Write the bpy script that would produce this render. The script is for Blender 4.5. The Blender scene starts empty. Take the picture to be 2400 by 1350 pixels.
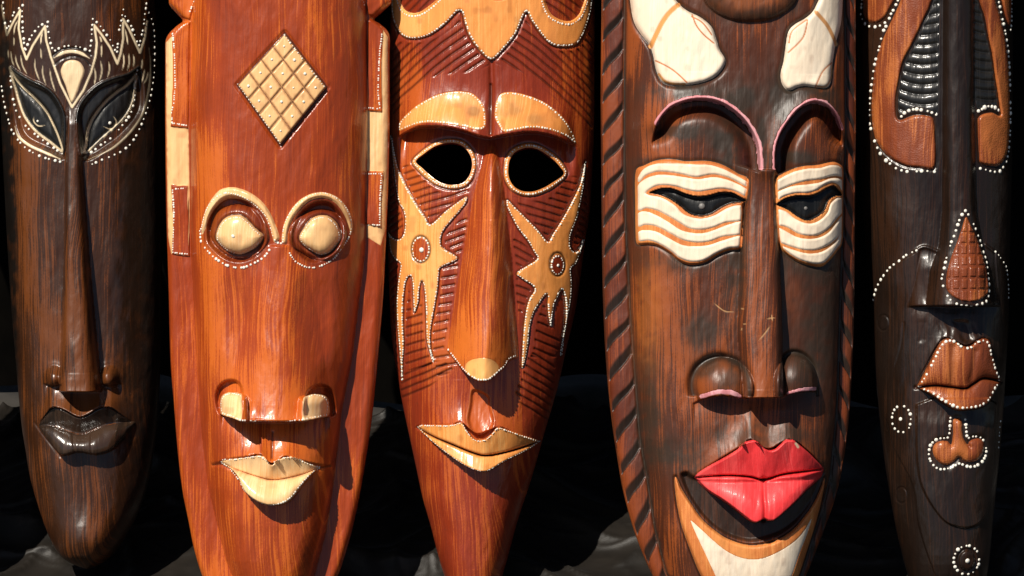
import bpy, math
import numpy as np
from mathutils import Vector, Matrix

S = 0.0004            # metres per photograph pixel at the masks' plane
PITCH = math.radians(30)   # camera looks down this much, masks lean back as much
DIST = 4.5
scene = bpy.context.scene
col = scene.collection
th = math.pi/2-PITCH
H0 = 659*S*math.cos(PITCH)
ROT = Matrix.Rotation(th, 4, 'X')
# ---------------- camera
cam_d = bpy.data.cameras.new('camera'); cam = bpy.data.objects.new('camera', cam_d); col.objects.link(cam)
cam.matrix_world = Matrix.Translation((0, 0, H0)) @ ROT @ Matrix.Translation((0, 0, DIST))
cam_d.sensor_width = 36; cam_d.lens = 36*DIST/(2400*S); cam_d.clip_end = 200; cam_d.clip_start = 0.1
scene.camera = cam
# ---------------- sun and sky
L = Vector((0.36, -0.60, -0.70)).normalized()          # light travel in the masks' frame
Lw = (ROT.to_3x3() @ L).normalized()
sd_ = bpy.data.lights.new('sun', 'SUN'); sun = bpy.data.objects.new('sun', sd_); col.objects.link(sun)
sd_.energy = 5.0; sd_.angle = math.radians(0.5); sd_.color = (1.0, 0.93, 0.82)
sun.rotation_mode = 'QUATERNION'; sun.rotation_quaternion = Lw.to_track_quat('-Z', 'Y')
sun.location = (-1, -2, 3)
w = bpy.data.worlds.new('World'); scene.world = w; w.use_nodes = True
nt = w.node_tree
sky = nt.nodes.new('ShaderNodeTexSky'); sky.sky_type = 'NISHITA'; sky.sun_disc = False
sky.sun_elevation = math.asin(-Lw.z); sky.sun_rotation = math.atan2(-Lw.x, -Lw.y)
bg = nt.nodes['Background']; bg.inputs['Strength'].default_value = 0.05
nt.links.new(sky.outputs[0], bg.inputs[0])
scene.view_settings.view_transform = 'Standard'; scene.view_settings.look = 'None'
scene.view_settings.exposure = 0.2; scene.view_settings.gamma = 1.0

# ---------------- small maths helpers
A = np.asarray
def zr(ox, oy, f):
    return lambda *p: A(p, float)/f + A([ox, oy], float)
def sm(v, xs, ys):
    c = spl(np.stack([xs, ys], 1), False, 8); return np.interp(v, c[:, 0], c[:, 1])
def sst(t):
    t = np.clip(t, 0, 1); return t*t*(3-2*t)
def spl(p, closed=True, n=5):
    p = A(p, float); m = len(p); out = []
    rng = range(m) if closed else range(m-1)
    for i in rng:
        if closed: a, b, c, d = p[i-1], p[i], p[(i+1) % m], p[(i+2) % m]
        else: a, b, c, d = p[max(i-1, 0)], p[i], p[i+1], p[min(i+2, m-1)]
        lim = np.linalg.norm(c-b)*1.3
        t1 = (c-a)*.5; t2 = (d-b)*.5
        for t in (t1, t2):
            l = np.linalg.norm(t)
            if l > lim: t *= lim/l
        for k in range(n):
            t = k/n
            out.append((2*t**3-3*t*t+1)*b+(t**3-2*t*t+t)*t1+(-2*t**3+3*t*t)*c+(t**3-t*t)*t2)
    if not closed: out.append(p[-1])
    return A(out)
def ldist(x, y, line, closed=False, par=False):
    line = A(line, float); best = np.full(x.shape, 1e9); bt = np.zeros(x.shape)
    n = len(line); segs = n if closed else n-1
    ln = np.linalg.norm(np.roll(line, -1, 0)-line, axis=1); cum = np.concatenate([[0], np.cumsum(ln)])
    for i in range(segs):
        ax, ay = line[i]; bx, by = line[(i+1) % n]; dx, dy = bx-ax, by-ay
        l2 = dx*dx+dy*dy+1e-9
        t = np.clip(((x-ax)*dx+(y-ay)*dy)/l2, 0, 1)
        d = (x-ax-t*dx)**2+(y-ay-t*dy)**2
        if par:
            k = d < best; bt[k] = cum[i]+t[k]*ln[i]
        np.minimum(best, d, out=best)
    best = np.sqrt(best)
    return (best, bt/max(cum[segs], 1e-6)) if par else best
def sdf(x, y, poly):
    d = ldist(x, y, poly, True); ins = np.zeros(x.shape, bool); n = len(poly)
    for i in range(n):
        ax, ay = poly[i]; bx, by = poly[(i+1) % n]
        if ay == by: continue
        c = ((ay > y) != (by > y)) & (x < (bx-ax)*(y-ay)/(by-ay)+ax)
        ins ^= c
    return np.where(ins, d, -d)
def bb(p, m):
    p = A(p); return (p[:, 0].min()-m, p[:, 0].max()+m, p[:, 1].min()-m, p[:, 1].max()+m)
_T = np.random.default_rng(7).random((64, 64))*2-1
def vn(x, y, seed=0.0):      # smooth lattice noise, -1..1
    x = x+seed*7.31; y = y+seed*3.17; xi = np.floor(x).astype(int); yi = np.floor(y).astype(int)
    fx = x-xi; fy = y-yi; fx = fx**3*(fx*(fx*6-15)+10); fy = fy**3*(fy*(fy*6-15)+10)
    a = _T[xi & 63, yi & 63]; b = _T[(xi+1) & 63, yi & 63]; c = _T[xi & 63, (yi+1) & 63]; d = _T[(xi+1) & 63, (yi+1) & 63]
    return (a*(1-fx)+b*fx)*(1-fy)+(c*(1-fx)+d*fx)*fy
def wob(x, y, s, seed=0.0):
    x = x/s/1.6; y = y/s/1.6
    return 1.1*vn(x+.4*y, y-.3*x, seed)+.5*vn(2.1*x, 2.1*y+x, seed+9)
class Reg:      # a region: signed distance (positive inside) + bounding box
    def __init__(s, f, box): s.f = f; s.box = box
    def __call__(s, x, y): return s.f(x, y)
def R(poly, smooth=True):
    p = spl(poly) if smooth else A(poly, float)
    r = Reg(lambda x, y: sdf(x, y, p), bb(p, 0)); r.poly = p; return r
def cut(a, b):  # a minus b
    return Reg(lambda x, y: np.minimum(a(x, y), -b(x, y)), a.box)
def both(a, b):
    A_, B_ = a.box, b.box
    return Reg(lambda x, y: np.minimum(a(x, y), b(x, y)), (max(A_[0], B_[0]), min(A_[1], B_[1]), max(A_[2], B_[2]), min(A_[3], B_[3])))
def ell(cx, cy, rx, ry, n=28):
    t = np.linspace(0, 2*math.pi, n, endpoint=False)
    return np.stack([cx+rx*np.cos(t), cy+ry*np.sin(t)], 1)

# ---------------- mesh creation
def mk_mesh(name, V, Q, mat, smooth=True, T=None, flat=None):
    me = bpy.data.meshes.new(name)
    nq = len(Q); nt_ = 0 if T is None else len(T)
    me.vertices.add(len(V)); me.vertices.foreach_set('co', A(V, np.float32).ravel())
    loops = A(Q, np.int32).ravel() if T is None else np.concatenate([A(Q, np.int32).ravel(), A(T, np.int32).ravel()])
    me.loops.add(len(loops)); me.loops.foreach_set('vertex_index', loops)
    me.polygons.add(nq+nt_)
    st = np.arange(nq)*4
    if nt_: st = np.concatenate([st, nq*4+np.arange(nt_)*3])
    me.polygons.foreach_set('loop_start', st.astype(np.int32))
    sm = np.full(nq+nt_, smooth, bool)
    if flat is not None: sm[flat:] = False
    me.polygons.foreach_set('use_smooth', sm)
    me.update(calc_edges=True); me.validate()
    if mat: me.materials.append(mat)
    return me
def new(name, data, parent=None, **props):
    o = bpy.data.objects.new(name, data); col.objects.link(o)
    if parent: o.parent = parent
    for k, v in props.items(): o[k] = v
    return o

# ---------------- materials
def nodes(name):
    m = bpy.data.materials.new(name); m.use_nodes = True
    return m, m.node_tree, m.node_tree.nodes['Principled BSDF']
def wood(name, dark, mid, light, rough=.3, coat=.5, mottle=14, grain=900, bump=.17, dk=.35, pores=0.0, stretch=.014, spec=.5, crough=.16):
    m, t, b = nodes(name); N = t.nodes.new; K = t.links.new
    tc = N('ShaderNodeTexCoord')
    # the grain wanders sideways and bends where the surface rises or falls
    wn = N('ShaderNodeTexNoise'); wm = N('ShaderNodeMapping'); wm.inputs['Scale'].default_value = (1, .4, 1); wn.inputs['Scale'].default_value = 14; wn.inputs['Detail'].default_value = 2
    K(tc.outputs['Object'], wm.inputs[0]); K(wm.outputs[0], wn.inputs['Vector'])
    sp = N('ShaderNodeSeparateXYZ'); K(tc.outputs['Object'], sp.inputs[0])
    m1 = N('ShaderNodeMath'); m1.operation = 'MULTIPLY_ADD'; K(wn.outputs['Fac'], m1.inputs[0]); m1.inputs[1].default_value = .022; K(sp.outputs[0], m1.inputs[2])
    m2 = N('ShaderNodeMath'); m2.operation = 'MULTIPLY_ADD'; K(sp.outputs[2], m2.inputs[0]); m2.inputs[1].default_value = .22; K(m1.outputs[0], m2.inputs[2])
    cb = N('ShaderNodeCombineXYZ'); K(m2.outputs[0], cb.inputs[0]); K(sp.outputs[1], cb.inputs[1]); K(sp.outputs[2], cb.inputs[2])
    def noise(sx, sy, sc, det=4, dist=0.0, r=.55):
        mp = N('ShaderNodeMapping'); mp.inputs['Scale'].default_value = (sx, sy, sy); K(cb.outputs[0], mp.inputs[0])
        n = N('ShaderNodeTexNoise'); n.inputs['Scale'].default_value = sc; n.inputs['Detail'].default_value = det
        n.inputs['Roughness'].default_value = r; n.inputs['Distortion'].default_value = dist
        K(mp.outputs[0], n.inputs['Vector']); return n.outputs['Fac']
    big = noise(1, .45, mottle, 3, .8, .5)
    med = noise(1, .14, mottle*6, 3, .8, .5)
    fine = noise(1, stretch, grain, 3)
    micro = noise(1, .5, grain*1.6, 2)
    def math_(op, a, bb_, c=None):
        n = N('ShaderNodeMath'); n.operation = op
        for i, v in enumerate((a, bb_, c)):
            if v is None: continue
            if isinstance(v, (int, float)): n.inputs[i].default_value = v
            else: K(v, n.inputs[i])
        return n.outputs[0]
    f = math_('MULTIPLY_ADD', big, .66, .175)
    f = math_('MULTIPLY_ADD', med, .16, f)
    f = math_('MULTIPLY_ADD', fine, .42, f)
    f = math_('MULTIPLY_ADD', noise(1, .022, grain*.38, 4, .3), .13, f)
    f = math_('MULTIPLY_ADD', micro, .12, f); f = math_('ADD', f, .03)
    r = N('ShaderNodeValToRGB'); e = r.color_ramp.elements
    k_ = None; e[0].position = .62; e[0].color = (*dark, 1); e[1].position = 1.30; e[1].color = (*light, 1)
    k = e.new(.95); k.color = (*mid, 1)
    K(f, r.inputs[0])
    at = N('ShaderNodeAttribute'); at.attribute_name = 'paint'
    pg = N('ShaderNodeMapRange'); pg.inputs['From Min'].default_value = .3; pg.inputs['From Max'].default_value = .7
    pg.inputs['To Min'].default_value = .82; pg.inputs['To Max'].default_value = 1.06; K(fine, pg.inputs[0])
    pm = N('ShaderNodeVectorMath'); pm.operation = 'SCALE'; K(at.outputs['Color'], pm.inputs[0]); K(pg.outputs[0], pm.inputs['Scale'])
    mx = N('ShaderNodeMix'); mx.data_type = 'RGBA'; K(at.outputs['Alpha'], mx.inputs[0]); K(r.outputs[0], mx.inputs[6]); K(pm.outputs[0], mx.inputs[7])
    K(mx.outputs[2], b.inputs['Base Color'])
    rr = N('ShaderNodeMapRange'); rr.inputs['To Min'].default_value = rough-.10; rr.inputs['To Max'].default_value = rough+.18
    K(math_('MULTIPLY_ADD', noise(1, 1, mottle*3.3, 4, .5), 1.6, -.3), rr.inputs[0]); K(rr.outputs[0], b.inputs['Roughness'])
    b.inputs['Coat Weight'].default_value = coat; b.inputs['Coat Roughness'].default_value = crough
    b.inputs['Specular IOR Level'].default_value = spec*.6
    hh = math_('MULTIPLY_ADD', noise(1, .6, 260, 3), 1.6, fine)
    if pores:
        vo = N('ShaderNodeTexVoronoi'); vo.inputs['Scale'].default_value = 700; vo.feature = 'F1'; K(tc.outputs['Object'], vo.inputs['Vector'])
        hh = math_('MULTIPLY_ADD', vo.outputs['Distance'], pores, hh)
    bp = N('ShaderNodeBump'); bp.inputs['Strength'].default_value = bump; bp.inputs['Distance'].default_value = .001
    K(hh, bp.inputs['Height']); K(bp.outputs[0], b.inputs['Normal']); K(bp.outputs[0], b.inputs['Coat Normal'])
    return m
M_W1 = wood('dark_brown_wood', (.010, .004, .002), (.038, .0125, .004), (.125, .036, .008), rough=.36, coat=.4, mottle=11, crough=.25)
M_W2 = wood('red_orange_wood', (.11, .012, .004), (.33, .046, .006), (.54, .112, .012), rough=.34, coat=.4, mottle=11)
M_W3 = wood('red_brown_wood', (.11, .011, .005), (.25, .030, .008), (.44, .085, .014), rough=.34, coat=.45, mottle=10)
M_W3N = wood('orange_nose_wood', (.14, .015, .005), (.33, .052, .010), (.58, .14, .02), rough=.34, coat=.45, mottle=10)
M_W4 = wood('matte_brown_wood', (.020, .009, .005), (.080, .020, .007), (.25, .058, .012), rough=.42, coat=.18, mottle=10, crough=.35)
M_W4F = wood('rope_edge_wood', (.04, .009, .004), (.11, .021, .007), (.21, .043, .010), rough=.42, coat=.2, mottle=16, crough=.35)
M_W5 = wood('black_brown_wood', (.005, .003, .0025), (.012, .006, .0035), (.028, .011, .005), rough=.34, coat=.32, mottle=8, crough=.18)
M_I5 = wood('leathery_brown_inlay', (.07, .014, .006), (.21, .045, .013), (.40, .115, .028), rough=.42, coat=.22, mottle=16, pores=2.0, bump=.16)
M_BLK = wood('black_lacquer', (.006, .006, .006), (.010, .009, .008), (.02, .017, .014), rough=.36, coat=.5)
M_LIP = wood('dark_lip_lacquer', (.012, .008, .006), (.024, .014, .009), (.045, .024, .014), rough=.28, coat=.9, mottle=14)
M_EYE = wood('black_eye_paint', (.004, .004, .004), (.006, .006, .006), (.012, .012, .012), rough=.4, coat=.15)
M_CR2 = wood('pale_cream_wood', (.72, .38, .15), (.84, .50, .22), (.88, .59, .30), rough=.38, coat=.4, mottle=10, bump=.08)
M_CR3 = wood('honey_cream_wood', (.62, .19, .04), (.78, .30, .07), (.84, .40, .12), rough=.36, coat=.5, mottle=8, bump=.08)
M_CR1 = wood('cream_inlay', (.66, .46, .24), (.80, .62, .38), (.84, .68, .44), rough=.4, coat=.3)
M_WH4 = wood('white_cream_paint', (.78, .62, .45), (.84, .69, .52), (.88, .74, .57), rough=.5, coat=.06, mottle=20, bump=.1)
M_OR4 = wood('orange_paint', (.45, .12, .028), (.58, .18, .045), (.70, .26, .07), rough=.45, coat=.1, mottle=20)
M_RED = wood('red_lip_paint', (.56, .022, .024), (.80, .045, .050), (.88, .08, .08), rough=.42, coat=.12, mottle=26, bump=.2)
M_PNK = wood('pink_paint', (.40, .12, .12), (.62, .24, .26), (.70, .34, .36), rough=.5, coat=.05, mottle=60)
def dotmat():
    m, t, b = nodes('white_dot_paint'); b.inputs['Base Color'].default_value = (.80, .76, .66, 1); b.inputs['Roughness'].default_value = .45
    return m
M_DOT = dotmat()
M_PUP = dotmat(); M_PUP.name = 'grey_pupil_paint'; M_PUP.node_tree.nodes['Principled BSDF'].inputs['Base Color'].default_value = (.16, .15, .14, 1)
STAINED = {M_CR1: .5, M_CR2: .5, M_CR3: .55, M_WH4: .35, M_OR4: .25, M_I5: .6, M_RED: .4}

# ---------------- the mask builder
class Mask:
    def __init__(s, label, mat, left, right, prof, cap, group='carved wooden masks standing in a row', g=2.0, root=None, seed=1.0, ytop=None):
        s.mat = mat; s.g = g; s.prof = prof; s.seed = seed
        s.l = spl(left, False); s.r = spl(right, False)
        s.yb = s.l[-1, 1]; s.yt = s.l[0, 1]
        s.ops = []; s.paints = []; s.parts = []; s.holes = []
        s.cx = .5*(s.l[-1, 0]+s.r[-1, 0]); s.cy = s.yb
        d = (s.yb-1334)*S*math.cos(PITCH)/math.sin(PITCH)   # how far forward its foot stands
        s.k = (DIST-d)/DIST; s.sc = S*s.k                  # a mask that stands nearer is that much smaller
        mean = 55*s.sc
        kk = (DIST-d-mean)/DIST
        s.root = new('carved_mask', None, label=label, category='mask', group=group)
        s.root.matrix_world = Matrix.Translation((0, 0, H0)) @ ROT @ Matrix.Translation(((s.cx-1200)*S*kk, (675-s.cy)*S*kk, d))
        s.root.empty_display_size = .05
    def lr(s, y):
        return np.interp(y, s.l[:, 1], s.l[:, 0]), np.interp(y, s.r[:, 1], s.r[:, 0])
    def base(s, x, y):
        l, r = s.lr(y); c = .5*(l+r); wd = np.maximum(.5*(r-l), 1e-3); u = np.clip((x-c)/wd, -1, 1)
        return s.prof(u, y, x, l, r)+1.5*wob(x, y*.45, 26, s.seed)+.55*wob(x, y*.4, 8, s.seed+3)
    def H(s, x, y):
        h = s.base(x, y)
        for box, fn in s.ops:
            i = np.nonzero((x > box[0]) & (x < box[1]) & (y > box[2]) & (y < box[3]))[0]
            if len(i): h[i] = fn(x[i], y[i], h[i])
        return h
    def Hp(s, x, y):
        return s.H(A([x], float), A([y], float))[0]
    # --- height operations
    def op(s, box, fn, m=0): s.ops.append(((box[0]-m, box[1]+m, box[2]-m, box[3]+m), fn))
    def rise(s, reg, h, bev=4, off=0.0):
        s.op(reg.box, lambda x, y, H: H+h*sst((reg(x, y)+off)/bev), 1+off)
    def dome(s, reg, h, r):
        def f(x, y, H):
            t = np.clip(reg(x, y)/r, 0, 1); return H+h*np.sqrt(np.maximum(0, 1-(1-t)**2))
        s.op(reg.box, f, 1)
    def groove(s, line, w=2.0, d=2.0, closed=False, ink=None, inkw=None, cover=.9, clip=None):
        line = A(line)
        def k(x, y, ww):
            v = np.exp(-(ldist(x, y, line, closed)/ww)**2)
            return v if clip is None else v*sst(clip(x, y)/3)
        if d: s.op(bb(line, 3*w), lambda x, y, H: H-d*k(x, y, w))
        if ink is not None:
            iw = inkw or w
            s.paints.append((bb(line, 3*iw), lambda x, y: k(x, y, iw), ink, cover))
    def stroke(s, line, w, c, d=-.6, cover=1.0, taper=False, closed=False):
        line = A(line)
        def k(x, y):
            if taper:
                ds, t = ldist(x, y, line, closed, True); ww = w*np.clip(np.minimum(t, 1-t)*5, .25, 1)
            else: ds = ldist(x, y, line, closed); ww = w
            return sst((ww/2+.9-ds)/1.8)
        s.op(bb(line, w+2), lambda x, y, H: H-d*k(x, y))
        s.paints.append((bb(line, w+2), k, c, cover))
    def paint(s, reg, c, soft=3, cover=1.0, m=0):
        b = reg.box; s.paints.append(((b[0]-m, b[1]+m, b[2]-m, b[3]+m), lambda x, y: sst((reg(x, y)+m)/soft), c, cover))
    def stain(s, cx, cy, rx, ry, c, cover=.8, p=1.0):
        def f(x, y):
            r = ((x-cx)/rx)**2+((y-cy)/ry)**2
            return np.clip(1.25*np.exp(-r**p)*(1+.45*wob(x, y, 14, cx)+.25*wob(x, y*.4, 5, cy)), 0, 1)
        s.paints.append(((cx-2*rx, cx+2*rx, cy-2*ry, cy+2*ry), f, c, cover))
    def hatch(s, reg, slope, sp, w=2.0, d=3.0, ink=(.045, .010, .005), curve=0.0, x0=0, ph=0.0, cover=.72, gap=3.0, nz=1.6, iw=1.15):
        def k(x, y, ww):
            v = (y+slope*(x-x0)+curve*(x-x0)**2+nz*wob(x, y, 40, 1.7)+ph)/sp
            ds = np.abs(v-np.round(v))*sp/math.sqrt(1+slope*slope)
            return np.exp(-(ds/ww)**2)*sst((reg(x, y)-gap)/3)
        s.op(reg.box, lambda x, y, H: H-d*k(x, y, w))
        s.paints.append((reg.box, lambda x, y: k(x, y, w*iw), ink, cover))
    def shelf(s, edge, h, up, low=0.0, dn=20, fade=25, pw=1.5, bev=2.5):
        """an overhanging edge: rises towards the line from above, drops off it; h may be a list along x"""
        e = spl(edge, False); hs = h if np.ndim(h) else None
        ex = A(edge, float)[:, 0]
        def f(x, y, H):
            ye = np.interp(x, e[:, 0], e[:, 1]); d = ye-y
            hh = np.interp(x, ex, hs) if hs is not None else h
            side = sst((x-e[0, 0])/fade)*sst((e[-1, 0]-x)/fade)
            upv = np.exp(-(np.maximum(d, 0)/up)**pw)*sst(d/bev+.5)
            dnv = np.exp(-(np.maximum(-d, 0)/dn)**1.3)*sst(-d/bev+.5)
            return H+side*(hh*upv-low*dnv)
        s.op(bb(e, max(up*2.6, dn*2.6)), f)
    def loft(s, reg, a, b, prof, edge=3, off=0.0, lim=None):
        """prof(t, x) gives the height from line a (t=0) to line b (t=1) inside the region"""
        def f(x, y, H):
            da = ldist(x, y, a); db = ldist(x, y, b); t = da/(da+db+1e-6)
            return H+sst((reg(x, y)+off)/edge)*prof(t, x)
        s.op(reg.box, f, off+1)
    def nose(s, tab, k=2.2, e=.8, endb=3, top=20):
        """rows of (y, x left, x right, height, ridge x)"""
        tab = A(tab, float)
        def f(x, y, H):
            yy = tab[:, 0]; l = np.interp(y, yy, tab[:, 1]); r = np.interp(y, yy, tab[:, 2]); h = np.interp(y, yy, tab[:, 3]); c = np.interp(y, yy, tab[:, 4])
            v = np.where(x < c, (c-x)/(c-l), (x-c)/(r-c)); v = np.clip(v, 0, 1)
            return H+h*(1-v**k)**e*sst((y-yy[0])/top)*sst((yy[-1]-y)/endb)
        s.op((tab[:, 1].min()-1, tab[:, 2].max()+1, tab[0, 0], tab[-1, 0]), f)
    # --- parts
    def part(s, name, reg, mat=None, parent=None, proud=.9, skirt=6, label=None, g=None, allp=None):
        p = dict(name=name, reg=reg, mat=mat or s.mat, parent=parent, proud=proud, skirt=skirt, label=label, g=g or s.g, idx=len(s.parts), start=0 if (allp or (allp is None and (mat is None or mat is s.mat))) else len(s.paints))
        o = new(name, bpy.data.meshes.new(name), parent or s.root)
        if label: o['label'] = label
        p['obj'] = o; s.parts.append(p); return o
    def hole(s, reg): s.holes.append(reg)
    def colors(s, x, y, start=0):
        C = np.zeros((len(x), 4))
        for box, fn, c, cover in s.paints[start:]:
            i = np.nonzero((x > box[0]) & (x < box[1]) & (y > box[2]) & (y < box[3]))[0]
            if not len(i): continue
            a = np.clip(fn(x[i], y[i])*cover, 0, 1)
            old = C[i, 3]; na = a+old*(1-a)
            rgb = (A(c)[None]*a[:, None]+C[i, :3]*(old*(1-a))[:, None])/np.maximum(na, 1e-5)[:, None]
            C[i, :3] = rgb; C[i, 3] = na
        return C
    def lower(s, x, y, h, start):
        for p in s.parts[start:]:
            b = p['reg'].box
            i = np.nonzero((x > b[0]) & (x < b[1]) & (y > b[2]) & (y < b[3]))[0]
            if len(i): h[i] -= (3+p['proud'])*sst((p['reg'](x[i], y[i])-(.6 if p['mat'] is not s.mat else 4))/3)
        return h
    def emit(s, obj, me_name, x, y, h, Q, mat, skirt, start=0, reg=None):
        # boundary edges
        E = np.concatenate([Q[:, [0, 1]], Q[:, [1, 2]], Q[:, [2, 3]], Q[:, [3, 0]]])
        E = E[E[:, 0] != E[:, 1]]
        n = len(x); key = E[:, 0].astype(np.int64)*n+E[:, 1]; rk = E[:, 1].astype(np.int64)*n+E[:, 0]
        B = E[~np.isin(key, rk)]
        used = np.unique(Q); remap = np.full(n, -1); remap[used] = np.arange(len(used))
        nb, inv = np.unique(B, return_inverse=True); inv = inv.reshape(B.shape)
        nu = len(used); sk = inv+nu+len(nb)       # duplicate rim (sharp edge) then bottom
        rim = inv+nu
        X = np.concatenate([x[used], x[nb], x[nb]]); Y = np.concatenate([y[used], y[nb], y[nb]])
        Z = np.concatenate([h[used], h[nb], h[nb]-skirt if np.isscalar(skirt) else skirt(h[nb])])
        Qm = remap[Q]
        Qs = np.stack([rim[:, 1], rim[:, 0], sk[:, 0], sk[:, 1]], 1)
        V = np.stack([(X-s.cx)*s.sc, (s.cy-Y)*s.sc, Z*s.sc], 1)
        me = mk_mesh(me_name, V, np.concatenate([Qm, Qs]), mat)
        C = s.colors(X, Y, start)
        if reg is not None and mat in STAINED:
            dd = reg(X, Y); k = STAINED[mat]*np.exp(-np.maximum(dd, 0)/(3.0+2*vn(X/11, Y/11, 5)))*np.clip(.75+.8*vn(X/9, Y/9, 3), 0, 1.3)
            k = np.clip(np.maximum(k, (STAINED[mat]*.55)*sst((vn(X/16, Y/22, 8)-.45)/.5)), 0, 1); cs = A([.22, .05, .012]) if mat not in (M_RED,) else A([.2, .008, .008])
            na = k+C[:, 3]*(1-k); C[:, :3] = (cs[None]*k[:, None]+C[:, :3]*(C[:, 3]*(1-k))[:, None])/np.maximum(na, 1e-5)[:, None]; C[:, 3] = na
        a = me.attributes.new('paint', 'FLOAT_COLOR', 'POINT'); a.data.foreach_set('color', C.astype(np.float32).ravel())
        obj.data = me; return me
    def finish(s, name='face'):
        g = s.g
        ys = np.concatenate([np.arange(s.yt, -24, 9.0), np.arange(-24, s.yb-g*.4, g), [s.yb-.4]])
        ys = ys[ys >= s.yt+.01] if False else ys
        wmax = float((np.interp(ys, s.r[:, 1], s.r[:, 0])-np.interp(ys, s.l[:, 1], s.l[:, 0])).max())
        n = int(wmax/g*1.05); t = np.linspace(-1, 1, n); u = .82*t+.18*np.sin(t*math.pi/2)
        l, r = s.lr(ys); Xg = (.5*(l+r))[:, None]+u[None]*(.5*(r-l))[:, None]; Yg = np.repeat(ys[:, None], n, 1)
        x = Xg.ravel(); y = Yg.ravel()
        m, nn = Xg.shape; I = np.arange(m*nn).reshape(m, nn)
        Q = np.stack([I[:-1, :-1], I[1:, :-1], I[1:, 1:], I[:-1, 1:]], -1).reshape(-1, 4)
        for hr in s.holes:
            x, y, Q = s.punch(x, y, Q, hr)
        h = s.H(x, y); h = s.lower(x, y, h, 0)
        o = new(name, None or bpy.data.meshes.new(name), s.root)
        s.emit(o, name, x, y, h, Q, s.mat, lambda hb: np.minimum(hb-26, -26))
        for i, p in enumerate(s.parts): s.build_part(p)
        return o
    def punch(s, x, y, Q, reg):
        b = reg.box; i = np.nonzero((x > b[0]-9) & (x < b[1]+9) & (y > b[2]-9) & (y < b[3]+9))[0]
        sv = np.full(len(x), -99.0); sv[i] = reg(x[i], y[i])
        keep = (sv[Q] <= 0).any(1); Q = Q[keep]
        used = np.unique(Q); mv = used[sv[used] > 0]
        e = .3; xm, ym = x[mv], y[mv]
        gx = (reg(xm+e, ym)-reg(xm-e, ym))/(2*e); gy = (reg(xm, ym+e)-reg(xm, ym-e))/(2*e)
        x = x.copy(); y = y.copy(); x[mv] -= gx*sv[mv]; y[mv] -= gy*sv[mv]
        return x, y, Q
    def build_part(s, p):
        reg = p['reg']; g = p['g']; b = reg.box
        xs = np.arange(b[0]-2*g, b[1]+2*g, g); ysl = np.arange(max(b[2], -60)-2*g, b[3]+2*g, g)
        Xg, Yg = np.meshgrid(xs, ysl); x = Xg.ravel(); y = Yg.ravel(); sv = reg(x, y); s2 = sv.copy()
        m, nn = Xg.shape; I = np.arange(m*nn).reshape(m, nn)
        Q = np.stack([I[:-1, :-1], I[1:, :-1], I[1:, 1:], I[:-1, 1:]], -1).reshape(-1, 4)
        Q = Q[(sv[Q] > 0).any(1)]
        if not len(Q): return
        used = np.unique(Q); mv = used[sv[used] <= 0]
        for it in range(2):
            e = .3; xm, ym = x[mv], y[mv]; v = reg(xm, ym)
            gx = (reg(xm+e, ym)-reg(xm-e, ym))/(2*e); gy = (reg(xm, ym+e)-reg(xm, ym-e))/(2*e)
            x[mv] -= gx*v; y[mv] -= gy*v
        for hr in s.holes:
            hb = hr.box
            if hb[0] < b[1] and hb[1] > b[0] and hb[2] < b[3] and hb[3] > b[2]: x, y, Q = s.punch(x, y, Q, hr)
        l, r = s.lr(y); x = np.clip(x, l+1, r-1)
        u_ = np.unique(Q); h = np.zeros(len(x)); h[u_] = s.H(x[u_], y[u_])+p['proud']
        s.lower_part = None
        h[u_] = s.lower(x[u_], y[u_], h[u_], p['idx']+1) if p['idx']+1 < len(s.parts) else h[u_]
        edge = np.clip(1-reg(x[u_], y[u_])/2.0, 0, 1)
        h[u_] -= (.7*edge**2 if p['mat'] is not s.mat else 0)
        s.emit(p['obj'], p['name'], x, y, h, Q, p['mat'], p['skirt'], p['start'], reg)
    # --- painted dots
    def pts(s, line, pitch, closed=False, smooth=True, jit=.8, rng=None):
        q = spl(line, closed, 6) if smooth else A(line, float)
        if closed: q = np.concatenate([q, q[:1]])
        ln = np.linalg.norm(np.diff(q, axis=0), axis=1); c = np.concatenate([[0], np.cumsum(ln)])
        n = max(2, int(round(c[-1]/pitch))+(0 if closed else 1))
        t = np.linspace(0, c[-1], n, endpoint=not closed)
        t = t+RNG.normal(0, .13*pitch, n); t = np.clip(t, 0, c[-1])
        return np.stack([np.interp(t, c, q[:, 0])+RNG.normal(0, .3*jit, n), np.interp(t, c, q[:, 1])+RNG.normal(0, .3*jit, n)], 1)
    def dots(s, lines, r=2.3, pitch=7.5, closed=False, parent=None, single=False, smooth=True, name='dot_trim', proud=.9, mat=None):
        P = np.concatenate([s.pts(l, pitch, closed, smooth) for l in lines])
        l, rr = s.lr(P[:, 1]); P = P[(P[:, 0] > l+1.5) & (P[:, 0] < rr-1.5)]
        if len(P) > 12: P = P[RNG.random(len(P)) > .03]
        x, y = P[:, 0], P[:, 1]; z = s.H(x, y)+proud
        e = 1.5; hx = (s.H(x+e, y)-s.H(x-e, y))/(2*e); hy = (s.H(x, y+e)-s.H(x, y-e))/(2*e)
        N = np.stack([-hx, hy, np.ones_like(hx)], 1); N /= np.linalg.norm(N, axis=1)[:, None]
        N[:, 2] = np.maximum(N[:, 2], .25); N /= np.linalg.norm(N, axis=1)[:, None]
        rs = r*(1+np.clip(RNG.normal(0, .21, len(P)), -.35, .5))
        D = dome_unit()
        Pw = np.stack([(x-s.cx)*s.sc, (s.cy-y)*s.sc, z*s.sc], 1)
        T1 = np.cross(N, [0, 1, 0]); T1 /= np.linalg.norm(T1, axis=1)[:, None]; T2 = np.cross(N, T1)*-1
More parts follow.
